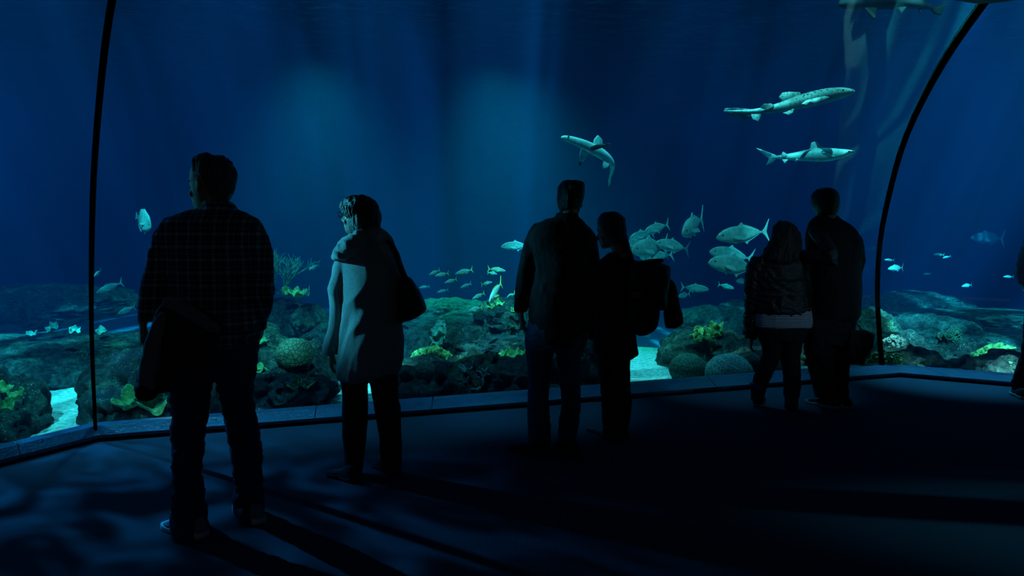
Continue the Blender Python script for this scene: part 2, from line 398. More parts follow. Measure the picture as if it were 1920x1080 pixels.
# ---------------------------------------------------------------- rock
def rockmat(name, c0, c1, c2, glint=.50):
    m, nt, nd, lk = newmat(name); b = nd['Principled BSDF']; b.inputs['Roughness'].default_value = .6; b.inputs['Specular IOR Level'].default_value = .5
    tc = nd.new('ShaderNodeTexCoord')
    n1 = N(nt, 'ShaderNodeTexNoise', Scale=3.5, Detail=8.0, Roughness=.65); lk.new(tc.outputs['Object'], n1.inputs['Vector'])
    n2 = N(nt, 'ShaderNodeTexNoise', Scale=15.0, Detail=9.0, Roughness=.78); lk.new(tc.outputs['Object'], n2.inputs['Vector'])
    r1 = ramp(nt, n1.outputs[0], [(.32, c0), (.52, c1), (.70, c2)]); r2 = ramp(nt, n2.outputs[0], [(.40, (.12, .12, .14)), (.60, (1.7, 1.7, 1.6))])  # dark noise puts crevice shade into the rock colour
    mx = N(nt, 'ShaderNodeMix', data_type='RGBA', blend_type='MULTIPLY'); mx.inputs[0].default_value = 1
    lk.new(r1.outputs[0], mx.inputs[6]); lk.new(r2.outputs[0], mx.inputs[7])
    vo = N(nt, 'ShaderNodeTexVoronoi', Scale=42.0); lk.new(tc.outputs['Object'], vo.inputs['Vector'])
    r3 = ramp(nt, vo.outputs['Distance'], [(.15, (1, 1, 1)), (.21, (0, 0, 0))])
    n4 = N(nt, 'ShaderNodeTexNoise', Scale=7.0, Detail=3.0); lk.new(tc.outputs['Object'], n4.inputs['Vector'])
    r4 = ramp(nt, n4.outputs[0], [(glint, (0, 0, 0)), (glint+.03, (1, 1, 1))])
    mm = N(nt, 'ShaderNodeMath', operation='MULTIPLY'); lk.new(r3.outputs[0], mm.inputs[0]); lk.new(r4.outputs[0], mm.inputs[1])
    m2 = N(nt, 'ShaderNodeMix', data_type='RGBA'); lk.new(mm.outputs[0], m2.inputs[0]); lk.new(mx.outputs[2], m2.inputs[6]); m2.inputs[7].default_value = (.95, .97, .9, 1)  # bright specks are glints of light painted into the rock colour
    lk.new(m2.outputs[2], b.inputs['Base Color'])
    bp = N(nt, 'ShaderNodeBump', Strength=1.0, Distance=.16); lk.new(n2.outputs[0], bp.inputs['Height']); lk.new(bp.outputs[0], b.inputs['Normal'])
    return m
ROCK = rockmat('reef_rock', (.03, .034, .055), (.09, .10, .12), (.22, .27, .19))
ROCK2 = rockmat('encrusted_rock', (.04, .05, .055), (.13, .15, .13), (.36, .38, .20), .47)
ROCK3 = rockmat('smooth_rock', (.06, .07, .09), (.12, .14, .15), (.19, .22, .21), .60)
def blob(c, r, seed, amp=.28, fr=1.6, flat_top=0, sub=5, ledge=0, rot=0):
    bm = bmesh.new(); bmesh.ops.create_icosphere(bm, subdivisions=sub, radius=1)
    off = Vector((seed*13.7, seed*5.1, seed*9.3)); me = bpy.data.meshes.new('rock'); R = Matrix.Rotation(rot, 3, 'Y')
    s0 = min(r)
    for v in bm.verts:
        p = v.co.copy()
        if flat_top: p.z = p.z if p.z < flat_top else flat_top+(p.z-flat_top)*.25
        q = Vector((p.x*r[0], p.y*r[1], p.z*r[2]))/s0
        n_ = mnoise.fractal(q*fr*.6+off, .8, 2.2, 7)
        rd = 1-abs(mnoise.noise(q*fr*1.4+off*2))*2
        k = 1+amp*n_+amp*.35*(rd-.4)
        if ledge: k += ledge*.12*math.sin(p.z*9+3*mnoise.noise(q*1.2+off))
        p = Vector((p.x*r[0], p.y*r[1], p.z*r[2]))*k
        v.co = (R @ p)+Vector(c)
    bm.to_mesh(me); bm.free(); return me
def pxr(Y): return Y/FPX
def rock(cx, cy, Y, w_, h_, seed, label, mat=None, dep=None, name='reef_rock', **kw):
    c = at(cx, cy, Y); s_ = Y/FPX
    r = (w_/2*s_, (dep if dep else w_/2*s_*.8), h_/2*s_)
    me = blob(c, r, seed, **kw); o = link(name, me, mat or ROCK); org(o)
    return tag(o, label, 'rock', kw.get('group'))
def R_(*a, **k): return rock(*a, **k)
# left pane
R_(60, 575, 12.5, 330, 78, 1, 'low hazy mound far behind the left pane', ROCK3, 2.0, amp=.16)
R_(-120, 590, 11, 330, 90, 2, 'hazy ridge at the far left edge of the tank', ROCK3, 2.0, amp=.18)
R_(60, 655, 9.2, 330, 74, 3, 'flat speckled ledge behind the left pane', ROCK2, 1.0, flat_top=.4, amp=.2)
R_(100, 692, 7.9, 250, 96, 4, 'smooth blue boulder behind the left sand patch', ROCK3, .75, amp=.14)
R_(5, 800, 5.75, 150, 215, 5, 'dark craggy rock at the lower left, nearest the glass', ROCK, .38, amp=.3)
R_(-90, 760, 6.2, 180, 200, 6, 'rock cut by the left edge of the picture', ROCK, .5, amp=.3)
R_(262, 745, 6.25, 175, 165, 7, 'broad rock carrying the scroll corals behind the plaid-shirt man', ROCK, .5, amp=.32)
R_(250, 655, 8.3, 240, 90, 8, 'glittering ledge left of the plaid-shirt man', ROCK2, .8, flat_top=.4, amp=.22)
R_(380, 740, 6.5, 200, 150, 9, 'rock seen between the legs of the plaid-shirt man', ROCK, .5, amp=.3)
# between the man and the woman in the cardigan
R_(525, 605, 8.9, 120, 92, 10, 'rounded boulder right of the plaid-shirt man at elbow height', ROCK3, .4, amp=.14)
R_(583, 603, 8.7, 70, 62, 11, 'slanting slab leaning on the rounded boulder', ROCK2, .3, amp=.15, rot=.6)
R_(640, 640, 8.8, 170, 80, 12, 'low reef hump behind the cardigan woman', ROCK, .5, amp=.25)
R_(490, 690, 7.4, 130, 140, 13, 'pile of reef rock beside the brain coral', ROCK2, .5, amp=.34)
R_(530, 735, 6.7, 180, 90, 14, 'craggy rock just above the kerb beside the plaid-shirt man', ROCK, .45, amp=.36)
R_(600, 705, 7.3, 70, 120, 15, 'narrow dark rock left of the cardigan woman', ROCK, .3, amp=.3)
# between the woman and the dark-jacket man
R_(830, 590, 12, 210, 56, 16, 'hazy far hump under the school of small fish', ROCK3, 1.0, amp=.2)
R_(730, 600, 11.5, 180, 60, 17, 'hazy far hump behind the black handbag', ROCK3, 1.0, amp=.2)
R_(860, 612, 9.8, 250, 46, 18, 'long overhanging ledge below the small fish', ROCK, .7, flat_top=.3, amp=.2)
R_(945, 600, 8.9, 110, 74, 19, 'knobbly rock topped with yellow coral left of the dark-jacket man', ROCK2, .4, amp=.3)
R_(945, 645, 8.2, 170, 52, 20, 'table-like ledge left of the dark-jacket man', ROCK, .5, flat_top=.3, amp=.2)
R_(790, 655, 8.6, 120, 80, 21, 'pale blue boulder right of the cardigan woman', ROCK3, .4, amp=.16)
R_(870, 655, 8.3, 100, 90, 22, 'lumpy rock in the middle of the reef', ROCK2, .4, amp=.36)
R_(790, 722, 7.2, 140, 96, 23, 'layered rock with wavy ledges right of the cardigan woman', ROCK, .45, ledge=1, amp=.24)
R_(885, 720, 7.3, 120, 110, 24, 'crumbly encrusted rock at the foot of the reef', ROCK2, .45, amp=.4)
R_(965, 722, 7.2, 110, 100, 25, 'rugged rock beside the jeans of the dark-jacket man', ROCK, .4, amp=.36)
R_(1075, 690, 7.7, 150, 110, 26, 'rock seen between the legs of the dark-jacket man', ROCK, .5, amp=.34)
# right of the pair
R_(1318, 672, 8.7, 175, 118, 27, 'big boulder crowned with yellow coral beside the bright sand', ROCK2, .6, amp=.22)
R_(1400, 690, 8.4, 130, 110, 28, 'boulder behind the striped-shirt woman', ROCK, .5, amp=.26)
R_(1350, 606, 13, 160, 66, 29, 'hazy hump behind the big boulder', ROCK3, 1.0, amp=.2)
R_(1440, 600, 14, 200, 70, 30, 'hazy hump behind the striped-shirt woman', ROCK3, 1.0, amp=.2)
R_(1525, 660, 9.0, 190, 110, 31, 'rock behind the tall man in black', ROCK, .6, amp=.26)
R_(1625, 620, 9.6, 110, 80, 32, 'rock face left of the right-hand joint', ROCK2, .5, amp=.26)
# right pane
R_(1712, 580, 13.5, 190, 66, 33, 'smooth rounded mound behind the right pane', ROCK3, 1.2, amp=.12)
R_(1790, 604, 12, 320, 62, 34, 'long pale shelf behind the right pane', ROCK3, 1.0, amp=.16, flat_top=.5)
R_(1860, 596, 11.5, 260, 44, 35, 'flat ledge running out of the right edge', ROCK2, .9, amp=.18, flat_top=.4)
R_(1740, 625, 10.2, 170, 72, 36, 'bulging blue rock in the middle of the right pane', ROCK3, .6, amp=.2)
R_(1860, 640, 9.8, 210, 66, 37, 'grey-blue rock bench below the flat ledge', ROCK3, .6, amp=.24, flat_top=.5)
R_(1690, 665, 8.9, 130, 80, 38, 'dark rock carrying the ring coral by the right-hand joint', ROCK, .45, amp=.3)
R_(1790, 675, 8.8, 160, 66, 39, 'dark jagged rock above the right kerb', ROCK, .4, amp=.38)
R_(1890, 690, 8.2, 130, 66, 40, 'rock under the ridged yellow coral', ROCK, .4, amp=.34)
# scattered rubble: many small stones of the reef slope, nobody could count them
mb = MB(); rng = random.Random(5)
for i in range(520):
    zone = rng.choice([(180, 345, 690, 785, 5.7), (470, 625, 640, 770, 6.4), (750, 985, 620, 755, 6.9), (1030, 1110, 640, 740, 7.1), (1260, 1440, 650, 712, 7.9), (1600, 1900, 640, 695, 8.3)])
    x = rng.uniform(zone[0], zone[1]); v = rng.random(); y = zone[3]-(zone[3]-zone[2])*v
    Y = zone[4]+v*1.7; c = at(x, y, Y); r = rng.uniform(.025, .085)
    k = len(mb.v); mb.ball(c, (r*rng.uniform(.7, 1.4), r, r*rng.uniform(.5, 1)), 8)
    for q in range(k, len(mb.v)):
        d = mb.v[q]-c; mb.v[q] = c+d*(1+.45*mnoise.noise(d*22+Vector((i, 0, 0))))
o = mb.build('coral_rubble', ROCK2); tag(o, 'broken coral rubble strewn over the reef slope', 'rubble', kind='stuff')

# ---------------------------------------------------------------- corals
def cmat(name, a, b_, scale=30, bump=.7, vor=False):
    m, nt, nd, lk = newmat(name); b = nd['Principled BSDF']; b.inputs['Roughness'].default_value = .7
    tc = nd.new('ShaderNodeTexCoord')
    if vor:
        t = N(nt, 'ShaderNodeTexVoronoi', Scale=scale, feature='DISTANCE_TO_EDGE'); lk.new(tc.outputs['Object'], t.inputs['Vector']); out = t.outputs['Distance']
        r = ramp(nt, out, [(.02, a), (.14, b_)])
    else:
        t = N(nt, 'ShaderNodeTexNoise', Scale=scale, Detail=4.0); lk.new(tc.outputs['Object'], t.inputs['Vector']); out = t.outputs[0]
        r = ramp(nt, out, [(.35, a), (.65, b_)])
    lk.new(r.outputs[0], b.inputs['Base Color'])
    bp = N(nt, 'ShaderNodeBump', Strength=bump, Distance=.03); lk.new(r.outputs[0], bp.inputs['Height']); lk.new(bp.outputs[0], b.inputs['Normal'])
    return m
CY = cmat('yellow_coral', (.14, .20, .06), (.50, .58, .20), 26)
CG = cmat('green_coral', (.04, .12, .04), (.19, .40, .14), 22)
CB = cmat('brain_coral', (.02, .04, .035), (.09, .14, .09), 26, 1.0, True)
CP = cmat('pale_coral', (.25, .35, .40), (.75, .85, .90), 30)
CT_ = cmat('teal_branch', (.12, .28, .24), (.28, .50, .42), 30)
def scroll(name, spots, mat, label, seed, thick=.012):
    """ruffled cups of scroll coral, each cup a part"""
    c0 = at(*spots[0][:3]); e = empty(name, c0, label, 'coral'); rg = random.Random(seed)
    for (x, y, Y, rp) in spots:
        c = at(x, y, Y); R = rp*Y/FPX; ph = rg.uniform(0, 6); nn = 48; L1 = []; rows = 9
        k1 = rg.randint(3, 4); k2 = rg.randint(6, 8); tilt = Matrix.Rotation(rg.uniform(.2, .7), 3, 'X') @ Matrix.Rotation(rg.uniform(-.4, .4), 3, 'Y')
        vs_ = []; fs_ = []
        for i in range(rows):
            u = .12+.88*i/(rows-1)
            for j in range(nn):
                t = 2*PI*j/nn
                rr = R*u*(1+.16*u*math.sin(k1*t+ph)+.05*math.sin(k2*2*t+ph))
                h = R*(.75*u*u+u*u*.30*math.sin(k1*t+ph*2)+u**3*.16*math.sin(k2*t+ph))
                vs_.append(c+tilt @ Vector((rr*math.cos(t), rr*math.sin(t), h-R*.35)))
        for i in range(rows-1):
            for j in range(nn): fs_.append((i*nn+j, i*nn+(j+1) % nn, (i+1)*nn+(j+1) % nn, (i+1)*nn+j))
        fs_.append(tuple(range(nn)))
        me = apply_mods(mesh(vs_, fs_), [('SOLIDIFY', dict(thickness=thick, offset=0)), ('SUBSURF', dict(levels=1))])
        link('coral_cup', me, mat, e)
    return e
scroll('scroll_coral', [(205, 742, 5.85, 13), (222, 738, 5.9, 15), (246, 752, 5.75, 27), (286, 758, 5.75, 28), (270, 735, 5.95, 18), (305, 740, 5.9, 16)], CG, 'ruffled green scroll coral just behind the hanging jacket', 3)
scroll('scroll_coral', [(14, 760, 5.35, 15), (32, 742, 5.45, 14), (8, 730, 5.5, 14)], CG, 'dim green scroll coral on the rock at the lower left', 5)
scroll('scroll_coral', [(556, 722, 6.3, 14), (574, 721, 6.35, 14)], CG, 'small curled green coral under the brain coral', 6)
scroll('plate_coral', [(538, 743, 6.25, 24)], CB, 'flat plate coral with a pale rim below the curled coral', 7)
scroll('scroll_coral', [(940, 667, 7.5, 11), (961, 668, 7.5, 15), (975, 664, 7.6, 12)], CG, 'curled yellow-green coral left of the dark-jacket man\'s hip', 8)
scroll('scroll_coral', [(540, 549, 8.6, 14), (558, 552, 8.5, 15), (572, 551, 8.6, 9)], CY, 'bright yellow-green coral beside the plaid-shirt man\'s elbow', 9)
scroll('leaf_coral', [(823, 622, 7.9, 15), (822, 640, 7.85, 15), (826, 608, 8.0, 9)], CT_, 'upright pale green leaf coral in the middle of the reef', 10)
scroll('scroll_coral', [(1315, 622, 8.3, 13), (1340, 622, 8.2, 17), (1328, 632, 8.1, 14), (1305, 634, 8.2, 11), (1348, 612, 8.4, 9)], CY, 'yellow coral clump crowning the big boulder', 11)
scroll('scroll_coral', [(140, 620, 9.0, 10), (100, 615, 9.2, 12), (60, 628, 9.0, 10), (190, 622, 8.2, 10)], CT_, 'small teal corals along the left speckled ledge', 12)
scroll('scroll_coral', [(480, 618, 7.2, 13), (490, 640, 7.1, 12), (483, 694, 6.8, 14), (500, 699, 6.9, 9)], CG, 'green coral tufts at the plaid-shirt man\'s right hip', 13)
scroll('scroll_coral', [(920, 575, 8.5, 9), (935, 570, 8.5, 9), (965, 583, 8.3, 9)], CY, 'pale yellow coral tuft on the knobbly rock', 14)
scroll('leaf_coral', [(876, 690, 6.95, 14), (890, 722, 6.9, 16), (868, 712, 6.9, 13), (905, 700, 7.0, 12)], CT_, 'crumpled teal coral at the foot of the reef', 15)
def ridge(name, pts, mat, label, w_=.05, seed=1):
    """a ribbed crest of coral along pixel points, built of overlapping fins"""
    rg = random.Random(seed); mb = MB(); P = [at(*p) for p in pts]
    for i in range(len(P)-1):
        for k in range(5):
            c = P[i].lerp(P[i+1], k/5)+Vector((rg.uniform(-.02, .02), rg.uniform(-.06, .06), rg.uniform(-.015, .02)))
            d = (P[i+1]-P[i]).normalized(); l = rg.uniform(.7, 1.5)*w_
            mb.tube([c-d*l+Vector((0, -.5*w_, -.6*w_)), c, c+d*l*.8+Vector((0, 0, .5*w_))], [w_*.35, w_*.5, w_*.25], 8, .55)
    me = fuse(mb, .012, 2, lambda c: .008*mnoise.noise(c*40)); o = link(name, me, mat); org(o); return tag(o, label, 'coral')
ridge('ridge_coral', [(770, 668, 7.9), (790, 660, 7.8), (815, 655, 7.7), (835, 664, 7.6), (850, 679, 7.5)], CY, 'bent yellow-green crest of coral right of the cardigan woman', .06, 2)
ridge('ridge_coral', [(1826, 668, 8.5), (1850, 660, 8.4), (1875, 656, 8.4), (1895, 662, 8.3)], CY, 'ridged yellow-green coral slab at the lower right', .10, 3)
ridge('ridge_coral', [(1834, 676, 8.3), (1858, 671, 8.2), (1884, 668, 8.2)], CY, 'lower lip of the ridged coral slab at the lower right', .08, 4)
ridge('finger_coral', [(1893, 678, 8.0), (1897, 690, 8.0), (1903, 699, 8.0)], CG, 'pale green finger of coral by the person at the right edge', .09, 5)
def dome(name, cx, cy, Y, rp, mat, label, sq=1.0, seed=1):
    me = blob(at(cx, cy, Y), (rp*Y/FPX, rp*Y/FPX, rp*sq*Y/FPX), seed, amp=.05, sub=5); o = link(name, me, mat); org(o); return tag(o, label, 'coral')
dome('brain_coral', 553, 666, 6.75, 36, CB, 'round dark brain coral between the plaid-shirt man and the cardigan woman', .9, 50)
dome('brain_coral', 1290, 693, 7.75, 36, CB, 'brain coral at the foot of the big boulder, nearest the sand', .85, 51)
CSP = cmat('speckled_coral', (.14, .16, .14), (.75, .70, .55), 60, .6)
dome('brain_coral', 1366, 700, 7.6, 44, CSP, 'speckled dome coral left of the striped-shirt woman\'s legs', .85, 52)
dome('brain_coral', 800, 700, 7.0, 26, CB, 'small dark dome coral on the layered rock', .8, 53)
# branching coral bush
def branchy(name, x, y, Y, hp, mat, label, seed):
    rg = random.Random(seed); c = at(x, y, Y); s_ = Y/FPX; mb = MB()
    def grow(p, d, l, r, lev):
        q = p+d*l; mid = p+d*l*.5+Vector((rg.uniform(-1, 1), rg.uniform(-1, 1), 0))*l*.08
        mb.tube([p, mid, q], [r, r*.85, r*.7], 6)
        if lev == 0: return
        for k in range(3 if lev > 1 else 2):
            d2 = (d+Vector((rg.uniform(-.75, .75), rg.uniform(-.6, .6), rg.uniform(-.1, .5)))).normalized()
            grow(q if k else mid, d2, l*rg.uniform(.6, .85), r*.66, lev-1)
    for k in range(5): grow(c+Vector((rg.uniform(-.08, .08), rg.uniform(-.05, .05), 0)), Vector((rg.uniform(-.5, .6), rg.uniform(-.3, .3), 1)).normalized(), hp*s_*.34, .016, 4)
    o = mb.build(name, mat); org(o); return tag(o, label, 'coral')
branchy('branching_coral', 522, 552, 8.7, 85, CT_, 'tall feathery branching coral right of the plaid-shirt man', 4)
branchy('branching_coral', 1440, 590, 12.5, 36, CT_, 'faint branching coral far behind the striped-shirt woman', 8)
# ring polyps and tubes
def rings_(name, x, y, Y, wp, hp, n_, mat, label, seed, rr=.028):
    rg = random.Random(seed); mb = MB(); pts = []; t_ = 0
    while len(pts) < n_ and t_ < 4000:
        t_ += 1; a = rg.uniform(-1, 1); b_ = rg.uniform(-1, 1)
        if a*a+b_*b_ > 1: continue
        p = at(x+a*wp/2, y+b_*hp/2, Y+.15*(a*a+b_*b_)-.12*b_*-1)
        if all((p-q).length > rr*1.7 for q in pts): pts.append(p)
    for p in pts:
        ax = Vector((rg.uniform(-.4, .4), -1, rg.uniform(-.1, .7))).normalized(); u = ax.orthogonal().normalized(); v = ax.cross(u); r = rr*rg.uniform(.7, 1.05)
        ring = [p+u*r*math.cos(t)+v*r*math.sin(t) for t in [2*PI*i/12 for i in range(13)]]
        mb.tube(ring, r*.30, 6, round_ends=False)
        mb.tube([p, p-ax*.10], [r*.8, r*.6], 8)
    o = mb.build(name, mat); org(o); return tag(o, label, 'coral')
rings_('ring_coral', 1677, 645, 8.3, 42, 28, 46, CP, 'pale blue cluster of ring polyps right of the right-hand joint', 3)
rings_('loop_coral', 1640, 676, 7.9, 46, 24, 22, CY, 'glowing yellow-green loop coral left of the joint foot', 4, .040)
rings_('loop_coral', 1671, 676, 7.9, 36, 20, 16, CY, 'glowing yellow-green loop coral right of the joint foot', 5, .040)
rings_('tube_coral', 1780, 640, 8.9, 40, 44, 26, CB, 'dark tube coral column in the middle of the right pane', 6, .05)
# ---------------------------------------------------------------- fish
def fmat(name, back, belly, rough=.35, spots=None, metal=.0):
    m, nt, nd, lk = newmat(name); b = nd['Principled BSDF']; b.inputs['Roughness'].default_value = rough; b.inputs['Metallic'].default_value = metal
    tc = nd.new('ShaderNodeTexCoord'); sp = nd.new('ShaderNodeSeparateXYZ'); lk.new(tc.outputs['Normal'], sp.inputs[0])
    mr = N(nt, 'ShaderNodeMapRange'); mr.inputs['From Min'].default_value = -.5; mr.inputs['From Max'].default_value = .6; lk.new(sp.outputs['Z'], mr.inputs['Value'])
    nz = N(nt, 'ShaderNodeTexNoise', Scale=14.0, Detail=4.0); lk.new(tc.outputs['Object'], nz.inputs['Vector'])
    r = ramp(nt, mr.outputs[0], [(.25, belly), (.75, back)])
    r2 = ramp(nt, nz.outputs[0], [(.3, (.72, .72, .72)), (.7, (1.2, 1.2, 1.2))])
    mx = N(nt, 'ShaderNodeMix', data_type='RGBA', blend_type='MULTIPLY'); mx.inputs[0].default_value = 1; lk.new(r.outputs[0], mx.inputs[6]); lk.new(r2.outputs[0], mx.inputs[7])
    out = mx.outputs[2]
    if spots:
        vo = N(nt, 'ShaderNodeTexVoronoi', Scale=spots); lk.new(tc.outputs['Object'], vo.inputs['Vector'])
        r3 = ramp(nt, vo.outputs['Distance'], [(.26, (.16, .15, .12)), (.40, (1, 1, 1))])
        m2 = N(nt, 'ShaderNodeMix', data_type='RGBA', blend_type='MULTIPLY'); lk.new(mr.outputs[0], m2.inputs[0]); lk.new(out, m2.inputs[6]); lk.new(r3.outputs[0], m2.inputs[7]); out = m2.outputs[2]
    lk.new(out, b.inputs['Base Color']); return m
JACK = fmat('silver_fish_skin', (.20, .26, .24), (.42, .46, .44))
SMALL = fmat('pale_fish_skin', (.30, .44, .48), (.55, .62, .62))
YFIN = plain('yellow_fin', (.80, .80, .16), .5, .15, 30)
GFIN = plain('grey_fin', (.35, .45, .44), .5, .15, 30)
EYE = plain('fish_eye', (.01, .01, .01), .15, .1, 10)
def make_fish(name, prof, tailshape, dors, skin, finm, width=.36, eye=.014):
    """unit length fish along +X, nose at +.5; prof rows (x, top, bottom)"""
    e = bpy.data.objects.new(name, None); COL.objects.link(e)
    mb = MB(); L = []
    for (x, t, b_) in prof:
        c = (t+b_)/2; h = (t-b_)/2; w_ = h*width*(1.25 if x > 0 else 1)
        L.append([Vector((x, w_*math.cos(a)*(1 if abs(math.cos(a)) < .9 else .97), c+h*math.sin(a))) for a in [2*PI*k/16 for k in range(16)]])
    mb.loops(L); mb.build('body', skin, e)
    def fin(nm, pts, th=.008, y0=0, rot=0):
        m_ = MB(); P = [Vector((p[0], y0+(p[2] if len(p) > 2 else 0), p[1])) for p in pts]; m_.poly(P, th); m_.build(nm, finm, e, smooth=False)
    fin('tail_fin', tailshape)
    for nm, d in dors: fin(nm, d)
    px_ = [(.24, -.02), (.20, -.05), (.06, -.07), (.10, -.01), (.2, .0)]
    hw = interp([(p[0], (p[1]-p[2])/2*width*1.2) for p in sorted(prof)], .2)
    for s in (1, -1): fin('pectoral_fin', [(a, b_, s*(hw*.9+(.24-a)*.35)) for a, b_ in px_], .006)
    for s in (1, -1):
        m_ = MB(); hx = interp([(p[0], (p[1]-p[2])/2*width*1.25) for p in sorted(prof)], .40); m_.ball((.40, s*hx*.86, .025), eye, 8); m_.build('eye', EYE, e)
    return e
jack_prof = [(.5, .005, -.012), (.485, .035, -.035), (.44, .085, -.065), (.36, .135, -.10), (.25, .17, -.135), (.12, .178, -.15), (0, .16, -.145), (-.12, .12, -.11), (-.22, .07, -.065), (-.30, .032, -.03), (-.36, .018, -.018), (-.38, .02, -.02)]
jack_prof = [(a, b_*.78, c_*.78) for a, b_, c_ in jack_prof]
fork = [(-.36, .018), (-.40, .05), (-.50, .19), (-.455, .06), (-.435, 0), (-.455, -.06), (-.50, -.19), (-.40, -.05), (-.36, -.018)]
jd = [(n_, [(a, b_*.8) for a, b_ in p_]) for n_, p_ in [('dorsal_fin', [(.10, .165), (.02, .235), (-.01, .19), (-.15, .13), (-.30, .045), (-.28, .025), (-.12, .09), (.10, .15)]), ('anal_fin', [(.0, -.13), (-.06, -.20), (-.09, -.15), (-.29, -.04), (-.27, -.02), (-.1, -.09)]), ('pelvic_fin', [(.2, -.12), (.13, -.18), (.12, -.13)])]]
slim_prof = [(.5, 0, -.01), (.47, .028, -.03), (.40, .062, -.055), (.28, .10, -.085), (.14, .118, -.10), (0, .108, -.098), (-.12, .085, -.08), (-.24, .05, -.048), (-.32, .026, -.026), (-.37, .02, -.02)]
sd = [('dorsal_fin', [(.20, .10), (.12, .155), (-.10, .12), (-.25, .07), (-.24, .045), (.1, .10)]), ('anal_fin', [(-.04, -.09), (-.10, -.13), (-.25, -.06), (-.23, -.04)]), ('pelvic_fin', [(.18, -.09), (.10, -.14), (.10, -.09)])]
disc_prof = [(.5, .0, -.02), (.47, .05, -.06), (.40, .14, -.13), (.28, .24, -.22), (.12, .29, -.28), (-.04, .28, -.27), (-.18, .21, -.2), (-.28, .10, -.10), (-.34, .045, -.045), (-.38, .04, -.04)]
dd = [('dorsal_fin', [(.25, .24), (.0, .34), (-.22, .27), (-.3, .12), (-.2, .18), (.1, .27)]), ('anal_fin', [(.05, -.27), (-.1, -.33), (-.25, -.22), (-.28, -.10), (-.15, -.2)]), ('pelvic_fin', [(.25, -.2), (.16, -.32), (.15, -.25)])]
fan = [(-.36, .04), (-.48, .11), (-.47, 0), (-.48, -.11), (-.36, -.04)]
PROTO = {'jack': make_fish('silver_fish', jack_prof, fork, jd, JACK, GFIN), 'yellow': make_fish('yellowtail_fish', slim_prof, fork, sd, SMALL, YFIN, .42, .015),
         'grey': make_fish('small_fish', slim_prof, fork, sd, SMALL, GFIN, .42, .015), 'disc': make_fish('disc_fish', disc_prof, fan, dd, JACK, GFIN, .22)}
USED = set()
def fish(kind, nose, tail, label, group=None):
    a = at(*nose); b_ = at(*tail); X = (a-b_); L_ = X.length; X.normalize(); Z = Vector((0, 0, 1)); Z = (Z-X*Z.dot(X)).normalized(); Y_ = Z.cross(X)
    o = PROTO[kind] if kind not in USED else copy_tree(PROTO[kind]); USED.add(kind)
    M = Matrix((X, Y_, Z)).transposed().to_4x4()
    o.matrix_world = Matrix.Translation((a+b_)/2) @ M @ Matrix.Scale(L_, 4)
    tag(o, label, 'fish', group); return o
GJ = 'large silver fish schooling in the middle distance'
J = [((1343,446,9.2),(1443,433,9.5),'large silver fish swimming left, highest left of the long-haired woman'),
 ((1328,492,9.0),(1424,505,9.4),'large silver fish, lowest of the two beside the long-haired woman\'s shoulder'),
 ((1330,472,9.8),(1414,486,10.1),'silver fish just above and behind the lowest one beside the long-haired woman'),
 ((1229,456,9.6),(1293,467,9.9),'big silver fish whose tail points right in the dense cluster by the ponytailed woman'),
 ((1184,470,9.2),(1252,462,9.9),'silver fish in front of the dense cluster, just right of the ponytailed woman'),
 ((1200,484,10.2),(1264,477,10.4),'lowest fish of the dense cluster above the raised backpack strap'),
 ((1208,436,10.1),(1255,420,10.4),'silver fish at the top of the dense cluster, tail up'),
 ((1180,448,10.6),(1226,435,10.9),'dim silver fish between the top of the cluster and the ponytailed woman'),
 ((1163,462,10.4),(1216,452,10.6),'silver fish half hidden by the ponytailed woman\'s hair'),
 ((1279,439,9.2),(1319,409,10.0),'silver fish turning away with its head down, right of the cluster'),
 ((939,463,9.6),(996,460,9.8),'silver fish half hidden behind the dark jacket\'s left shoulder'),
 ((1329,543,10.5),(1276,538,10.7),'silver fish swimming right above the big boulder'),
 ((1376,541,11.5),(1346,533,11.7),'faint fish diving right with its forked tail showing, above the boulder'),
 ((1272,556,12),(1294,551,12.2),'tiny dim fish left of the hazy hump'),
 ((1380,527,12),(1402,528,12.2),'thin pale fish sliver left of the striped-shirt woman\'s jacket')]
for n_, t_, l_ in J: fish('jack', n_, t_, l_, GJ)
GY = 'small yellow-tailed fish school above the middle reef'
YL = [((804,516,8.4),(825,506,8.5),'small yellowtail at the upper left of the little school'), ((815,518,8.2),(842,512,8.3),'small fish overlapping the upper left yellowtail'),
 ((853,514,8.0),(887,505,8.1),'yellowtail with a bright forked tail, top middle of the little school'), ((948,508,8.0),(914,504,8.1),'yellowtail swimming right at the top right of the little school'),
 ((833,531,8.3),(857,523,8.4),'small pale fish below the top middle yellowtail'), ((863,540,8.4),(884,531,8.5),'small pale fish in the centre of the little school'),
 ((923,529,8.3),(902,534,8.4),'small pale fish swimming right above the head-on yellowtail'), ((785,540,8.5),(806,537,8.6),'small fish beside the black handbag'),
 ((819,549,8.8),(841,543,8.9),'dim small fish low in the little school'), ((885,561,8.3),(909,549,8.4),'yellowtail left of the head-on fish'),
 ((878,584,8.6),(905,576,8.8),'lowest yellowtail skimming the reef ledge'), ((917,566,7.4),(941,529,7.75),'plump yellowtail turned almost head-on, largest of the little school'),
 ((932,514,8.6),(914,511,8.7),'pale fish partly behind the top right yellowtail'), ((949,560,9.4),(966,550,9.6),'faint fish between the head-on yellowtail and the dark-jacket man')]
for n_, t_, l_ in YL: fish('yellow' if 'yellow' in l_ else 'grey', n_, t_, l_, GY)
fish('yellow', (572, 551, 8.3), (580, 545, 8.6), 'little yellow fish by the green coral right of the plaid-shirt man')
GS = 'small dim fish far off on the sides'
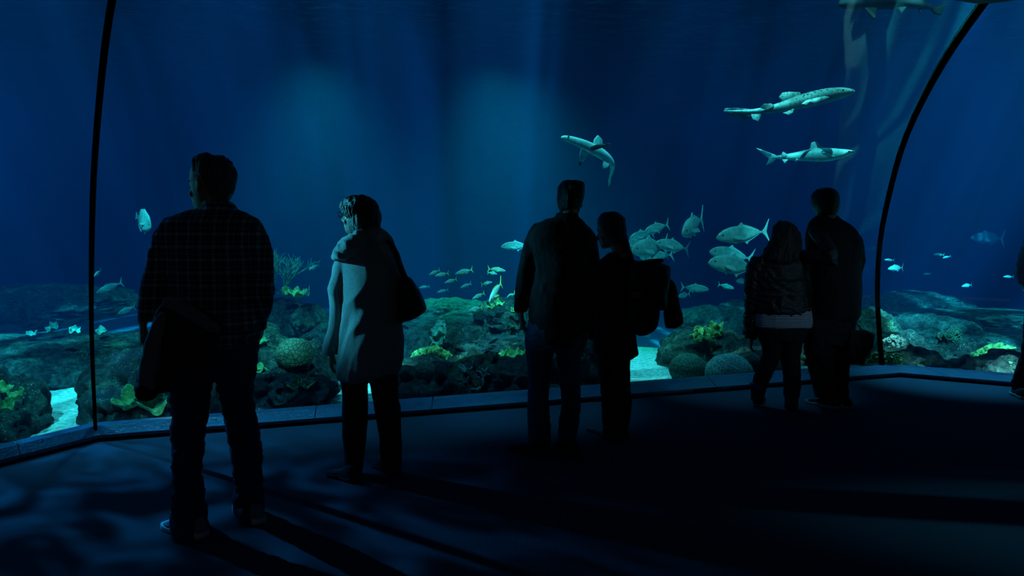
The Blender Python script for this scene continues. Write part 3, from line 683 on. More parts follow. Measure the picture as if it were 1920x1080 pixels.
for n_, t_, l_ in [((180,549,9.0),(231,529,9.3),'slim grey fish right of the left joint, tail raised'), ((221,588,9.4),(254,575,9.7),'dim fish left of the plaid-shirt man\'s elbow'),
 ((176,519,9.6),(190,506,9.8),'fish half hidden behind the left joint'), ((579,506,9.0),(599,496,9.2),'lone small fish left of the cardigan woman\'s sleeve'),
 ((1658,487,11),(1677,488,11),'small dim fish nearest the right joint'), ((1665,504,10.8),(1694,502,11),'small dim fish below the one nearest the right joint'),
 ((1750,477,12),(1771,478,12),'upper of the two dim fish in the middle of the right pane'), ((1767,484,12),(1783,480,12),'lower of the two dim fish in the middle of the right pane'),
 ((1881,519,12),(1901,519,12),'dim fish beside the sleeve at the right edge'), ((1803,537,12.5),(1823,534,12.6),'barely visible fish above the long pale shelf'),
 ((1731,514,13),(1746,513,13),'tiny fish above the smooth mound'), ((1820,446,22),(1884,448,22.6),'large ghostly fish far behind the right pane')]: fish('grey', n_, t_, l_, GS)
fish('disc', (284, 425, 9.8), (254, 404, 10.1), 'round pale disc-shaped fish left of the plaid-shirt man\'s shoulder')
fish('grey', (962, 645, 7.6), (970, 644, 7.6), 'tiny blue fish above the curled coral')
# ---------------------------------------------------------------- sharks
SH1 = fmat('zebra_shark_skin', (.80, .84, .74), (.14, .19, .22), .5, spots=26)  # light from above put into the colour: bright back, dark belly
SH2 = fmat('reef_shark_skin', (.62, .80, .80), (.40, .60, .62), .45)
SH4 = fmat('dark_shark_skin', (.014, .020, .026), (.02, .03, .04), .8)  # near-black colour stands in for the shade on the top shark
TIP = plain('dark_fin_tip', (.015, .018, .02), .6, .1, 8)
def shark(name, spine, skin, fins, label, eye=None, tall=1.15, gill=True):
    P = [at(x, y, Y) for x, y, Y, r in spine]; e = empty(name, P[len(P)//2], label, 'shark'); mb = MB(); L = []
    R = [r*Y/FPX for x, y, Y, r in spine]
    for i, p in enumerate(P):
        t = (P[min(i+1, len(P)-1)]-P[max(i-1, 0)]).normalized(); up = Vector((0, 0, 1)); up = (up-t*up.dot(t)).normalized(); sd_ = t.cross(up)
        L.append([p+up*R[i]*(math.sin(a) if math.sin(a) > 0 else math.sin(a)*.92)+sd_*R[i]*.86*math.cos(a) for a in [2*PI*k/20 for k in range(20)]])
    mb.loops(L); me = apply_mods(mb.mesh(), [('SUBSURF', dict(levels=2))]); link('body', me, skin, e)
    for nm, pts, th, m_ in fins:
        Q = [at(*q) for q in pts]; f = MB(); f.poly(Q, th); me = f.mesh()
        me = apply_mods(me, [('BEVEL', dict(width=th*.45, segments=2))]); link(nm, me, m_ or skin, e)
    if eye: f = MB(); f.ball(at(*eye), .012, 8); f.build('eye', EYE, e)
    return e
Y1 = 9.2
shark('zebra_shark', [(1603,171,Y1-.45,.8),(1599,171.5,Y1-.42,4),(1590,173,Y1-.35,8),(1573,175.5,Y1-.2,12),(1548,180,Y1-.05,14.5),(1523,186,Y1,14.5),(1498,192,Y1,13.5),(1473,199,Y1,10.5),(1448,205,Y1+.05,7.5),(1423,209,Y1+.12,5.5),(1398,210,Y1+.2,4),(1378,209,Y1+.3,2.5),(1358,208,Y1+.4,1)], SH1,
 [('tail_fin', [(1356,209,Y1+.42),(1360,203,Y1+.4),(1374,202,Y1+.3),(1400,204,Y1+.2),(1428,207,Y1+.1),(1424,214,Y1+.1),(1410,219,Y1+.2),(1398,226,Y1+.25),(1385,222,Y1+.3),(1372,220,Y1+.35)], .012, None),
  ('dorsal_fin', [(1504,182,Y1),(1500,173,Y1),(1478,172,Y1),(1466,174,Y1),(1460,183,Y1),(1466,189,Y1),(1480,192,Y1)], .02, None),
  ('second_dorsal_fin', [(1452,200,Y1),(1446,194,Y1),(1432,195,Y1),(1425,203,Y1+.05),(1438,206,Y1)], .015, None),
  ('pectoral_fin', [(1556,182,Y1-.24),(1546,180,Y1-.26),(1512,188,Y1-.5),(1503,195,Y1-.55),(1512,198,Y1-.5),(1540,190,Y1-.3)], .015, None),
  ('pelvic_fin', [(1489,203,Y1-.12),(1476,209,Y1-.2),(1467,212,Y1-.25),(1478,216,Y1-.22),(1486,212,Y1-.15)], .012, None),
  ('anal_fin', [(1428,214,Y1+.1),(1422,228,Y1+.1),(1411,224,Y1+.12),(1408,214,Y1+.14)], .01, None)], 'spotted zebra shark gliding right, uppermost of the pale sharks', (1581,169,Y1-.36))
Y2 = 9.4
shark('reef_shark', [(1607,285,Y2-.3,.7),(1601,285.5,Y2-.28,3),(1590,286.8,Y2-.22,6.2),(1573,289,Y2-.12,10.2),(1556,290.5,Y2-.05,13),(1540,290.5,Y2,14),(1523,291,Y2,12.5),(1506,292.5,Y2,10),(1489,294,Y2,7.6),(1472,294.5,Y2+.05,5.2),(1457,295,Y2+.1,3),(1448,295,Y2+.14,2.2)], SH2,
 [('tail_fin', [(1455,291,Y2+.1),(1438,284,Y2+.2),(1417,277,Y2+.3),(1431,289,Y2+.25),(1442,298,Y2+.18),(1436,311,Y2+.22),(1450,304,Y2+.15),(1456,297,Y2+.1)], .02, None),
  ('dorsal_fin', [(1546,280,Y2),(1543,276,Y2),(1531,265,Y2),(1521,267,Y2),(1519,277,Y2),(1516,283,Y2)], .025, None),
  ('second_dorsal_fin', [(1477,290,Y2),(1468,284,Y2),(1465,290,Y2),(1466,294,Y2)], .015, None),
  ('anal_fin', [(1478,299,Y2),(1471,307,Y2),(1466,299,Y2)], .012, None),
  ('pelvic_fin', [(1502,300,Y2-.05),(1490,303,Y2-.15),(1493,298,Y2-.05)], .012, None),
  ('pectoral_fin', [(1545,290,Y2-.14),(1539,286,Y2-.14),(1552,288,Y2-.3),(1566,294,Y2-.5),(1556,293,Y2-.35)], .015, None),
  ('pectoral_fin', [(1550,299,Y2+.1),(1540,302,Y2+.1),(1528,312,Y2+.4),(1540,306,Y2+.3)], .015, TIP)], 'slim grey reef shark swimming right, directly below the spotted shark', (1592,284,Y2-.28))
Y3 = 8.8
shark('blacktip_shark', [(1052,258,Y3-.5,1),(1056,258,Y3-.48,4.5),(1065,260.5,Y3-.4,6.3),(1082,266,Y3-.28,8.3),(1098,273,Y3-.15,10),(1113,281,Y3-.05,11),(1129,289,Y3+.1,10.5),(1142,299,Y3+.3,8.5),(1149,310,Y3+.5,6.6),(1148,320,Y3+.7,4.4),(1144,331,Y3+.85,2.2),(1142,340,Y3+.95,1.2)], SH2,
 [('dorsal_fin', [(1112,270,Y3),(1114,261,Y3),(1121,253,Y3),(1129,261,Y3+.05),(1130,272,Y3+.1),(1124,277,Y3+.05)], .02, None),
  ('pectoral_fin', [(1106,276,Y3-.2),(1110,283,Y3-.2),(1127,278,Y3-.35),(1140,272,Y3-.45),(1134,270,Y3-.4),(1118,271,Y3-.3)], .02, SH4),
  ('fin_tip', [(1140,272.5,Y3-.45),(1147,270.5,Y3-.5),(1143,268.5,Y3-.48),(1134,269.5,Y3-.4)], .018, TIP),
  ('pectoral_fin', [(1090,276,Y3-.1),(1103,287,Y3-.1),(1096,299,Y3-.02),(1091,304,Y3),(1087,302,Y3),(1086,290,Y3)], .02, None),
  ('fin_tip', [(1091,303,Y3),(1089,312,Y3+.02),(1084,307,Y3+.02),(1087,302,Y3)], .02, TIP),
  ('pelvic_fin', [(1132,298,Y3+.1),(1130,311,Y3+.1),(1131,317,Y3+.12),(1140,313,Y3+.2),(1142,306,Y3+.25)], .015, None),
  ('second_dorsal_fin', [(1152,302,Y3+.4),(1158,311,Y3+.5),(1151,312,Y3+.5)], .012, TIP),
  ('tail_fin', [(1148,322,Y3+.75),(1143,326,Y3+.8),(1140,341,Y3+.95),(1141,350,Y3+1),(1144,346,Y3+1),(1146,332,Y3+.9)], .015, None),
  ('fin_tip', [(1140,342,Y3+.95),(1141,351,Y3+1.02),(1144,349,Y3+1.0),(1144,341,Y3+.96)], .018, TIP)], 'pale black-tipped shark bending round, above the dark-jacket man', (1066,256.5,Y3-.46))
Y4 = 8.0
shark('grey_shark', [(1572,10,Y4,1),(1576,8,Y4,8),(1590,3,Y4,17),(1615,0,Y4,21),(1645,-3,Y4,21),(1675,-1,Y4,18.5),(1700,2,Y4,15),(1722,7,Y4,10),(1740,13,Y4,5.5),(1754,17,Y4,3)], SH4,
 [('tail_fin', [(1748,15,Y4),(1758,13,Y4),(1780,2,Y4+.1),(1768,16,Y4),(1765,30,Y4),(1752,26,Y4),(1746,20,Y4)], .03, None),
  ('pectoral_fin', [(1620,16,Y4-.2),(1637,35,Y4-.5),(1642,33,Y4-.5),(1644,16,Y4-.2)], .03, None),
  ('pelvic_fin', [(1682,14,Y4-.1),(1690,26,Y4-.15),(1700,13,Y4-.1)], .02, None), ('anal_fin', [(1719,14,Y4),(1725,25.5,Y4),(1731,15,Y4)], .02, None)], 'dark shark passing at the top right beside the ceiling')
# ---------------------------------------------------------------- people
def Rr(mb, Y, rows, dep=None, shrink=1.0, n=28, ex=2.0, lo=0):
    """closed body of near-horizontal ellipses: row = (y, xl, xr[, dY[, depth]]) as it stands at distance Y"""
    rs = []
    for r in rows:
        y, xl, xr = r[:3]; dY = r[3] if len(r) > 3 else 0; Yd = Y+dY
        a = at((xl+xr)/2, y, Yd); hw = (xr-xl)/2*Yd/FPX; d = r[4] if len(r) > 4 and r[4] else (dep if dep else hw*1.02)
        rs.append((a.x, a.y, a.z, hw*shrink, d*shrink, d*shrink))
    if rs[0][2] > rs[-1][2]: rs.reverse()
    mb.rings(rs, n, ex)
HEAD = [(0, .010, .0, .022, .045, .066), (0, .005, .012, .040, .05, .083), (0, 0, .03, .052, .062, .092), (0, 0, .052, .060, .074, .091), (0, 0, .078, .066, .083, .090), (0, 0, .102, .070, .090, .087), (0, 0, .125, .073, .096, .084), (0, 0, .148, .075, .100, .092), (0, 0, .178, .075, .100, .088), (0, 0, .203, .068, .090, .074), (0, 0, .222, .048, .064, .050), (0, 0, .232, .018, .026, .02)]
def head(mb, c, yaw, sc=1.0, pitch=0, roll=0, neck=True):
    """c: chin-level centre of the head; yaw turns from facing the tank (away) to the left"""
    M = Matrix.Translation(c) @ Matrix.Rotation(math.radians(yaw), 4, 'Z') @ Matrix.Rotation(math.radians(roll), 4, 'Y') @ Matrix.Rotation(math.radians(pitch), 4, 'X') @ Matrix.Scale(sc, 4)
    h = MB(); h.rings(HEAD, 28)
    h.tube([(0, .086, .122), (0, .098, .105), (0, .112, .086), (0, .100, .076)], [.007, .010, .0125, .008], 10)          # nose
    for s in (-1, 1):
        h.ball((s*.011, .097, .079), (.008, .009, .006), 8)                                                            # nostril wing
        h.ball((s*.030, .078, .121), (.016, .010, .008), 10)                                                           # lid
        h.tube([(s*.012, .092, .139), (s*.030, .090, .143), (s*.05, .076, .139)], [.006, .007, .005], 8)                # brow
        h.tube([(s*.071, -.004, .128), (s*.080, -.016, .134), (s*.084, -.026, .118), (s*.080, -.018, .098), (s*.072, -.004, .086)], [.006, .007, .007, .006, .007], 8)   # ear rim
        h.ball((s*.074, -.010, .108), (.008, .016, .022), 10)
        h.ball((s*.042, .060, .078), (.020, .018, .022), 12)                                                           # cheek
    h.tube([(-.022, .088, .052), (0, .096, .054), (.022, .088, .052)], [.004, .0055, .004], 8)                           # lips
    h.tube([(-.018, .087, .044), (0, .094, .043), (.018, .087, .044)], [.004, .006, .004], 8)
    h.ball((0, .078, .016), (.016, .012, .012), 10)                                                                    # chin
    if neck: h.tube([(0, -.02, .07), (0, -.035, .0), (0, -.055, -.10)], [.054, .054, .062], 20)
    h.xf(M); mb.add(h.v, h.f); return M
def hand(mb, wr_, d, nrm, side, curl=.35, sc=1.0):
    """wr_: wrist point; d: direction wrist->fingers; nrm: direction the palm faces; side: +1/-1 thumb side along nrm x d"""
    d = Vector(d).normalized(); nrm = Vector(nrm); nrm = (nrm-d*nrm.dot(d)).normalized(); s = nrm.cross(d)*side; wr_ = Vector(wr_)
    P = lambda a, b_, c: wr_+(d*a+s*b_+nrm*c)*sc
    mb.tube([P(-.04, 0, 0), P(.0, 0, 0)], [.027*sc, .025*sc], 12, .8)
    for b_ in (-.028, -.010, .010, .028): mb.tube([P(.0, b_*.6, 0), P(.045, b_*.95, .0), P(.088, b_, .0)], [.016*sc, .0145*sc, .0115*sc], 10)
    for b_, l in ((.031, .070), (.0105, .080), (-.0105, .075), (-.031, .058)):
        a = 0; x = .088; z = 0; pts = [P(x-.01, b_, 0)]
        for k, f in enumerate((.45, .32, .26)):
            a += curl*(.7+.5*k); x += l*f*math.cos(a); z += l*f*math.sin(a); pts.append(P(x, b_*(1+.05*k), z))
        mb.tube(pts, [.0095*sc, .009*sc, .0082*sc, .0072*sc], 8)
    mb.tube([P(.018, .024, .006), P(.045, .046, .016), P(.072, .056, .026), P(.090, .058, .036)], [.014*sc, .012*sc, .0105*sc, .008*sc], 10)
def folds(a=.006, f=14, zs=1.0, seed=0, xs=1.0):
    o_ = Vector((seed*3.3, seed*1.7, seed*2.9))
    def w_(c):
        q = Vector((c.x*f*xs, c.y*f*xs, c.z*f*zs))+o_
        q2 = q+Vector((mnoise.noise(q*.6), mnoise.noise(q*.6+Vector((5, 0, 0))), 0))*1.2
        return a*(1-2*abs(mnoise.noise(q2)))+a*.5*mnoise.noise(q2*2.3)
    return w_
def strand(f=120, a=.005, seed=0, cx=None):
    def w_(c): return a*mnoise.noise(Vector((c.x*f, c.y*f, c.z*9+seed)))+a*1.2*mnoise.noise(Vector((c.x*f*.3, c.y*f*.3, c.z*12+seed)))
    return w_
def shoe(parent, heel, toe, Lm, mat_u, mat_s, label=None, h=.075, tk=.022):
    heel = Vector(heel); toe = Vector(toe); X = (toe-heel); X.z = 0; X.normalize(); S = Vector((-X.y, X.x, 0)); h0 = Vector((heel.x, heel.y, 0))
    wid = [(0, .022), (.04, .034), (.2, .037), (.45, .036), (.68, .047), (.82, .047), (.93, .036), (1, .014)]
    hei = [(0, h*.75), (.1, h*1.25), (.3, h*1.25), (.45, h*1.0), (.65, h*.72), (.85, h*.56), (.95, h*.42), (1, h*.25)]
    mb = MB(); L = []
    for i in range(25):
        u = i/24; w_ = interp(wid, u); hh = interp(hei, u)
        L.append([h0+X*(u*Lm)+S*w_*math.copysign(abs(math.cos(a))**.8, math.cos(a))+Vector((0, 0, tk*.8+max(0, hh-tk)*max(0, math.sin(a))**.8)) for a in [PI*k/12 for k in range(13)]])
    mb.loops(L); me = apply_mods(mb.mesh(), [('REMESH', dict(mode='VOXEL', voxel_size=.006)), ('SMOOTH', dict(factor=.5, iterations=6))])
    o = link('shoe', me, mat_u, parent)
    if label: o['label'] = label
    L = []
    for z in (0.001, tk*.4, tk, tk*1.15):
        k = 1.06 if z < tk*1.1 else 1.0; l = []
        for sgn in (1, -1):
            for i in (range(25) if sgn == 1 else range(24, -1, -1)):
                u = i/24; wv_ = .004*math.sin(u*16) if z > tk*.9 else 0
                l.append(h0+X*(u*Lm*1.02-.003)+S*sgn*interp(wid, u)*k+Vector((0, 0, z+wv_)))
        L.append(l)
    sb = MB(); sb.loops(L); s_ = sb.build('sole', mat_s, o); 
    lb = MB()
    for k in range(4):
        u = .42+.07*k; z = interp(hei, u)*1.0; c = h0+X*(u*Lm)+Vector((0, 0, z-.004))
        lb.tube([c-S*.018+Vector((0, 0, -.006)), c, c+S*.018+Vector((0, 0, -.006))], .003, 6)
    lb.build('laces', mat_s if mat_s != BLK else BLK, o)
    return o
SKIN = plain('skin', (.42, .24, .17), .55, .12, 12)
HAIRG = plain('grey_brown_hair', (.10, .085, .075), .5, .4, 40, .5)
HAIRB = plain('brown_hair', (.045, .032, .025), .42, .4, 40, .5)
HAIRK = plain('black_hair', (.008, .007, .007), .35, .3, 40, .5)
BLK = plain('black_cloth', (.008, .008, .010), .85, .3, 20, .2)
BLK2 = plain('charcoal_cloth', (.012, .013, .016), .8, .3, 20, .3)
WOOL = plain('pale_knit', (.42, .46, .46), .9, .14, 90, .6)
LEATH = plain('black_leather', (.014, .015, .016), .34, .3, 30, .4)
RUB = plain('white_rubber', (.70, .78, .78), .5, .1, 10)
MESHY = plain('grey_blue_mesh_fabric', (.16, .26, .34), .7, .25, 60, .3)
GREYL = plain('grey_lining', (.20, .21, .22), .85, .15, 60, .3)
def denimm(name, col):
    return plain(name, col, .85, .3, 45, .35)
DEN = denimm('dark_denim', (.035, .055, .11)); DEN2 = denimm('blue_denim', (.07, .12, .24)); DEN3 = denimm('black_denim', (.015, .018, .026))
def plaid():
    m, nt, nd, lk = newmat('plaid_flannel'); b = nd['Principled BSDF']; b.inputs['Roughness'].default_value = .85
    tc = nd.new('ShaderNodeTexCoord'); sp = nd.new('ShaderNodeSeparateXYZ'); lk.new(tc.outputs['Object'], sp.inputs[0])
    def bands(sock, f, wd, ph=0):
        a = N(nt, 'ShaderNodeMath', operation='MULTIPLY_ADD'); lk.new(sock, a.inputs[0]); a.inputs[1].default_value = f; a.inputs[2].default_value = ph+100
        fr_ = N(nt, 'ShaderNodeMath', operation='FRACT'); lk.new(a.outputs[0], fr_.inputs[0])
        ls = N(nt, 'ShaderNodeMath', operation='LESS_THAN'); lk.new(fr_.outputs[0], ls.inputs[0]); ls.inputs[1].default_value = wd; return ls.outputs[0]
    def add(x, y, k=1.0):
        a = N(nt, 'ShaderNodeMath', operation='MULTIPLY_ADD'); lk.new(y, a.inputs[0]); a.inputs[1].default_value = k; lk.new(x, a.inputs[2]); return a.outputs[0]
    xo = sp.outputs['X']; zo = sp.outputs['Z']
    s = add(add(add(add(bands(xo, 17, .22), bands(zo, 17, .22)), bands(xo, 17, .07, .5), .8), bands(zo, 17, .07, .5), .8), bands(xo, 34, .05, .3), .5)
    r = ramp(nt, s, [(0, (.025, .035, .05)), (.5, (.16, .22, .28)), (1.0, (.55, .65, .72))])
    d = N(nt, 'ShaderNodeMath', operation='MULTIPLY'); lk.new(s, d.inputs[0]); d.inputs[1].default_value = .45; lk.new(d.outputs[0], r.inputs[0])
    lk.new(r.outputs[0], b.inputs['Base Color']); return m
PLAID = plaid()
def striped():
    m, nt, nd, lk = newmat('striped_knit'); b = nd['Principled BSDF']; b.inputs['Roughness'].default_value = .85
    tc = nd.new('ShaderNodeTexCoord'); sp = nd.new('ShaderNodeSeparateXYZ'); lk.new(tc.outputs['Object'], sp.inputs[0])
    a = N(nt, 'ShaderNodeMath', operation='MULTIPLY_ADD'); lk.new(sp.outputs['Z'], a.inputs[0]); a.inputs[1].default_value = 78; a.inputs[2].default_value = 100
    f = N(nt, 'ShaderNodeMath', operation='FRACT'); lk.new(a.outputs[0], f.inputs[0]); r = ramp(nt, f.outputs[0], [(.45, (.80, .85, .9)), (.55, (.03, .04, .07))]); r.color_ramp.interpolation = 'CONSTANT'
    lk.new(r.outputs[0], b.inputs['Base Color']); return m
STRIPE = striped()
def person(label, Y, x):
    p = at(x, 600, Y); return empty('person', (p.x, p.y, 0), label, 'person')
def garment(name, mat, parent, *parts, voxel=.009, smooth=3, wr=None, label=None):
    mb = MB()
    for p in parts: p(mb)
    o = link(name, fuse(mb, voxel, smooth, wr), mat, parent)
    if label: o['label'] = label
    return o
def rows(Y, rws, dep=None, shrink=1.0, ex=2.0): return lambda mb: Rr(mb, Y, rws, dep, shrink, ex=ex)
def tube(pts, rad, flat=1.0): return lambda mb: mb.tube([at(*p) for p in pts], rad, 16, flat)

# ===== man in plaid shirt
Y = 3.52; P = person('man in a plaid shirt and dark jeans looking left, largest and nearest of the visitors', Y, 400)
trunk = [(388,384,436,0,.06),(393,370,440,0,.07),(399,346,456,0,.085),(406,324,470,0,.10),(413,310,482,0,.115),(422,302,491,0,.125),(434,297,498,0,.13),(448,296,501,0,.135),(462,302,500,0,.14),(480,310,494,0,.14),(500,311,493,0,.14),(530,317,491,0,.14),(560,322,489,0,.145),(600,322,486,0,.15),(630,322,484,0,.155),(650,324,482,0,.15)]
ls = [(428,300,340),(440,292,344),(470,283,338),(500,276,330),(527,270,321,-.02),(550,265,313,-.04),(575,261,306,-.06),(600,262,298,-.08)]
rsl = [(430,466,494),(440,468,501),(470,474,509),(510,474,512,-.02),(545,474,512,-.04),(575,473,509,0),(600,473,500,.05),(618,474,497,.08)]
pel = [(608,323,484,0,.14),(640,323,482,0,.15),(668,323,480,0,.15),(690,325,478,0,.12)]
ll = [(650,323,402,0,.13),(680,322,400,0,.115),(700,322,399,0,.105),(735,323,393,-.01),(778,324,387,-.02),(808,323,382,-.02),(852,324,379,-.03),(890,326,375,-.04),(926,324,381,-.05),(952,323,384,-.05),(978,326,384,-.05,.105),(1003,331,386,-.05,.12)]
rl = [(650,398,481,0,.13),(680,400,478,0,.115),(700,402,477,.02,.105),(722,408,474,.03),(748,415,474,.05),(770,420,475,.06),(800,427,482,.08),(837,434,489,.1),(882,438,489,.13),(915,443,491,.15),(937,438,493,.16),(956,443,491,.14,.10),(976,449,490,.12,.12)]
hc = at(393, 393, Y+.02)
mb = MB(); head(mb, hc, 66, .99, -1); Rr(mb, Y, trunk, None, .86)
for r_ in (ls, rsl, ll, rl, pel): Rr(mb, Y, r_, None, .78)
wl = at(268, 604, Y-.09); hand(mb, wl, (-.02, -.1, -1), (.8, .5, 0), 1, .75)
wr2 = at(487, 612, Y+.07); hand(mb, wr2, (-.25, .5, -.8), (-1, 0, .2), -1, .4)
o = link('body', fuse(mb, .0055, 3), SKIN, P)
garment('shirt', PLAID, P, rows(Y, trunk), rows(Y, ls), rows(Y, rsl), rows(Y, [(378,388,428,.01,.062),(386,382,438,.0,.072),(394,378,442,0,.08)]), wr=folds(.007, 9, .6, 1), label='dark plaid shirt with pale crossing lines')
garment('shirt_collar', PLAID, P, tube([(381,390,Y-.01),(388,381,Y-.075),(405,377,Y-.10),(424,379,Y-.085),(436,388,Y-.01)], [.014,.018,.02,.018,.014], .5), voxel=.006)
garment('trousers', DEN, P, rows(Y, pel), rows(Y, ll), rows(Y, rl), wr=folds(.009, 9, 2.0, 2), label='dark jeans bunched at the ankles')
garment('hair', HAIRG, P, rows(Y+.02, [(291,376,410,0,.05),(296,368,424,0,.075),(304,365,433,0,.088),(314,366,439,0,.094),(326,366,441,0,.10),(338,376,441,0,.095),(352,385,439,0,.085),(366,393,433,0,.07),(377,399,427,0,.05)]), voxel=.006, smooth=2, wr=strand(90, .008, 1), label='short tousled greying hair')
hl = onz(383, 1008); tl = onz(300, 984); shoe(P, hl, tl, .285, MESHY, RUB, 'grey-blue running shoe with a thick white sole')
shoe(P, onz(488, 982), onz(452, 956), .285, MESHY, RUB)
# jacket held behind the back
J_ = empty('jacket', at(320, 660, Y-.2), 'dark jacket with grey lining hanging from the plaid-shirt man\'s left hand', 'jacket')
Yj = Y-.19
garment('jacket_body', BLK2, J_, rows(Yj, [(572,308,338,0,.02),(584,296,368,0,.035),(600,288,398,.01,.04),(620,280,410,.02,.045),(645,270,404,.02,.05),(672,266,392,.02,.055),(695,262,366,0,.06),(715,260,340,0,.06),(732,260,324,0,.045)]), voxel=.008, wr=folds(.010, 8, .5, 5))
garment('lining', GREYL, J_, rows(Yj-.045, [(588,300,314,0,.012),(610,288,309,0,.022),(640,276,304,0,.028),(680,266,302,0,.032),(712,260,300,0,.03),(728,262,298,0,.02)]), voxel=.006, wr=folds(.008, 12, .3, 6), label='pale grey inner lining facing out')
garment('collar', GREYL, J_, tube([(311,566,Yj-.03),(340,577,Yj-.05),(370,593,Yj-.06),(404,617,Yj-.05)], [.020,.026,.028,.022], .55), voxel=.006, wr=folds(.006, 20, 1, 7), label='light collar band slanting across his back')
garment('cuff', BLK, J_, rows(Yj-.03, [(716,258,296,0,.035),(728,254,297,0,.05),(740,256,295,0,.045),(749,264,288,0,.025)]), voxel=.006, wr=folds(.005, 14, 1, 8))

# ===== woman in the pale cardigan
Y = 4.33; P = person('woman with a bob, glasses and a long pale hooded cardigan, looking left', Y, 685)
trunk = [(450,664,722,0,.07),(460,650,732,0,.09),(472,642,740,0,.105),(490,638,745,0,.115),(520,640,747,0,.12),(560,644,748,0,.12),(600,643,750,0,.125),(640,640,753,0,.135),(670,636,753,0,.14),(692,633,748,0,.14),(704,634,726,0,.13),(710,642,694,0,.11)]
ls = [(480,634,664,0),(488,629,668,0),(500,625,665),(524,622,662),(551,620,656,.01),(583,616,649,.02),(613,614,645,.03),(638,610,640,.04),(662,607,634,.05)]
rs_ = [(466,712,740),(490,712,748),(530,712,749),(570,714,749,.03),(600,716,747,.08)]
ll = [(680,640,692,0,.10),(713,640,688,0),(751,641,689),(780,641,688),(818,643,686),(858,646,682),(884,647,680),(898,648,676)]
rl = [(680,688,745,0,.10),(713,693,745,0),(745,700,745),(764,703,750),(788,708,751),(826,713,752),(864,714,752),(882,716,752)]
hc = at(671, 438, Y)
mb = MB(); M = head(mb, hc, 68, .91, 0); Rr(mb, Y, trunk, None, .84)
for r_ in (ls, rs_, ll, rl): Rr(mb, Y, r_, None, .78)
hand(mb, at(621, 662, Y+.05), (-.05, .1, -1), (.9, .3, 0), 1, .55, .92)
hand(mb, at(732, 596, Y+.10), (-.6, .6, .3), (-.2, .2, -1), -1, .6, .92)
link('body', fuse(mb, .0055, 3), SKIN, P)
garment('cardigan', WOOL, P, rows(Y, trunk), rows(Y, ls), rows(Y, rs_), wr=folds(.015, 6, .45, 11), label='long pale cardigan with pushed-up sleeves')
garment('hood', WOOL, P, tube([(694,444,Y-.06),(676,451,Y-.10),(655,464,Y-.12),(638,476,Y-.10),(628,484,Y-.05)], [.045,.06,.055,.042,.022], .8), tube([(684,442,Y-.05),(706,442,Y-.06),(722,452,Y-.02),(730,460,Y+.04)], [.05,.055,.045,.03], .8), tube([(664,447,Y),(645,462,Y+.02),(630,480,Y+.02)], [.04,.04,.022], .8), wr=folds(.007, 14, 1.4, 12), voxel=.007, label='soft folded hood draped over the shoulders')
garment('trousers', BLK, P, rows(Y, [(670,640,745,0,.12),(690,640,745,0,.12),(705,641,744,0,.10)]), rows(Y, ll), rows(Y, rl), wr=folds(.005, 7, .7, 13), label='straight black trousers')
garment('hair', HAIRB, P, rows(Y, [(367,658,690,0,.05),(372,648,699,0,.075),(380,640,706,0,.088),(389,637,710,0,.095),(399,643,712,0,.10),(410,652,713,0,.10),(424,656,711,0,.096),(435,659,705,0,.085),(444,666,694,0,.06)]), voxel=.006, smooth=2, wr=strand(110, .007, 2), label='chin-length brown bob')
g = MB()
def lp(a, b_, c): return M @ Vector((a, b_, c))
for s in (-1, 1):
    g.tube([lp(s*.033+.023*math.cos(t), .108, .121+.017*math.sin(t)) for t in [2*PI*i/16 for i in range(17)]], .0028, 6, round_ends=False)
    g.tube([lp(s*.056, .107, .126), lp(s*.080, .06, .126), lp(s*.084, -.01, .120)], .0032, 6)
g.tube([lp(-.010, .108, .124), lp(0, .113, .127), lp(.010, .108, .124)], .0028, 6)
o = g.build('glasses', BLK, P); o['label'] = 'dark-rimmed glasses'
shoe(P, onz(668, 905), onz(622, 890), .25, BLK, BLK); shoe(P, onz(742, 890), onz(706, 872), .25, BLK, BLK)
B_ = empty('handbag', at(772, 600, Y-.02), 'black handbag slung from the cardigan woman\'s right shoulder', 'handbag')
garment('bag_body', LEATH, B_, rows(Y-.02, [(520,752,767,0,.03),(526,749,773,0,.05),(543,749,785,0,.065),(560,748,792,0,.075),(578,747,799,0,.08),(587,747,794,0,.08),(597,747,775,0,.075),(604,748,756,0,.06)], ex=3), wr=folds(.004, 9, 1, 14), voxel=.006)
g = MB(); g.tube([at(*p) for p in [(706,452,Y+.09),(722,448,Y-.02),(734,458,Y-.10),(744,478,Y-.11),(752,502,Y-.07),(760,522,Y-.03)]], .010, 8, 1.8); g.tube([at(*p) for p in [(722,450,Y+.09),(738,462,Y+.10),(748,486,Y+.06),(757,508,Y+.02),(764,522,Y)]], .008, 8, 1.5); g.build('strap', LEATH, B_)
g = MB(); g.ball(at(765, 554, Y-.10), (.010, .006, .010), 10); g.build('clasp', plain('dark_metal', (.1, .1, .11), .3, .1, 5, metal=1), B_)

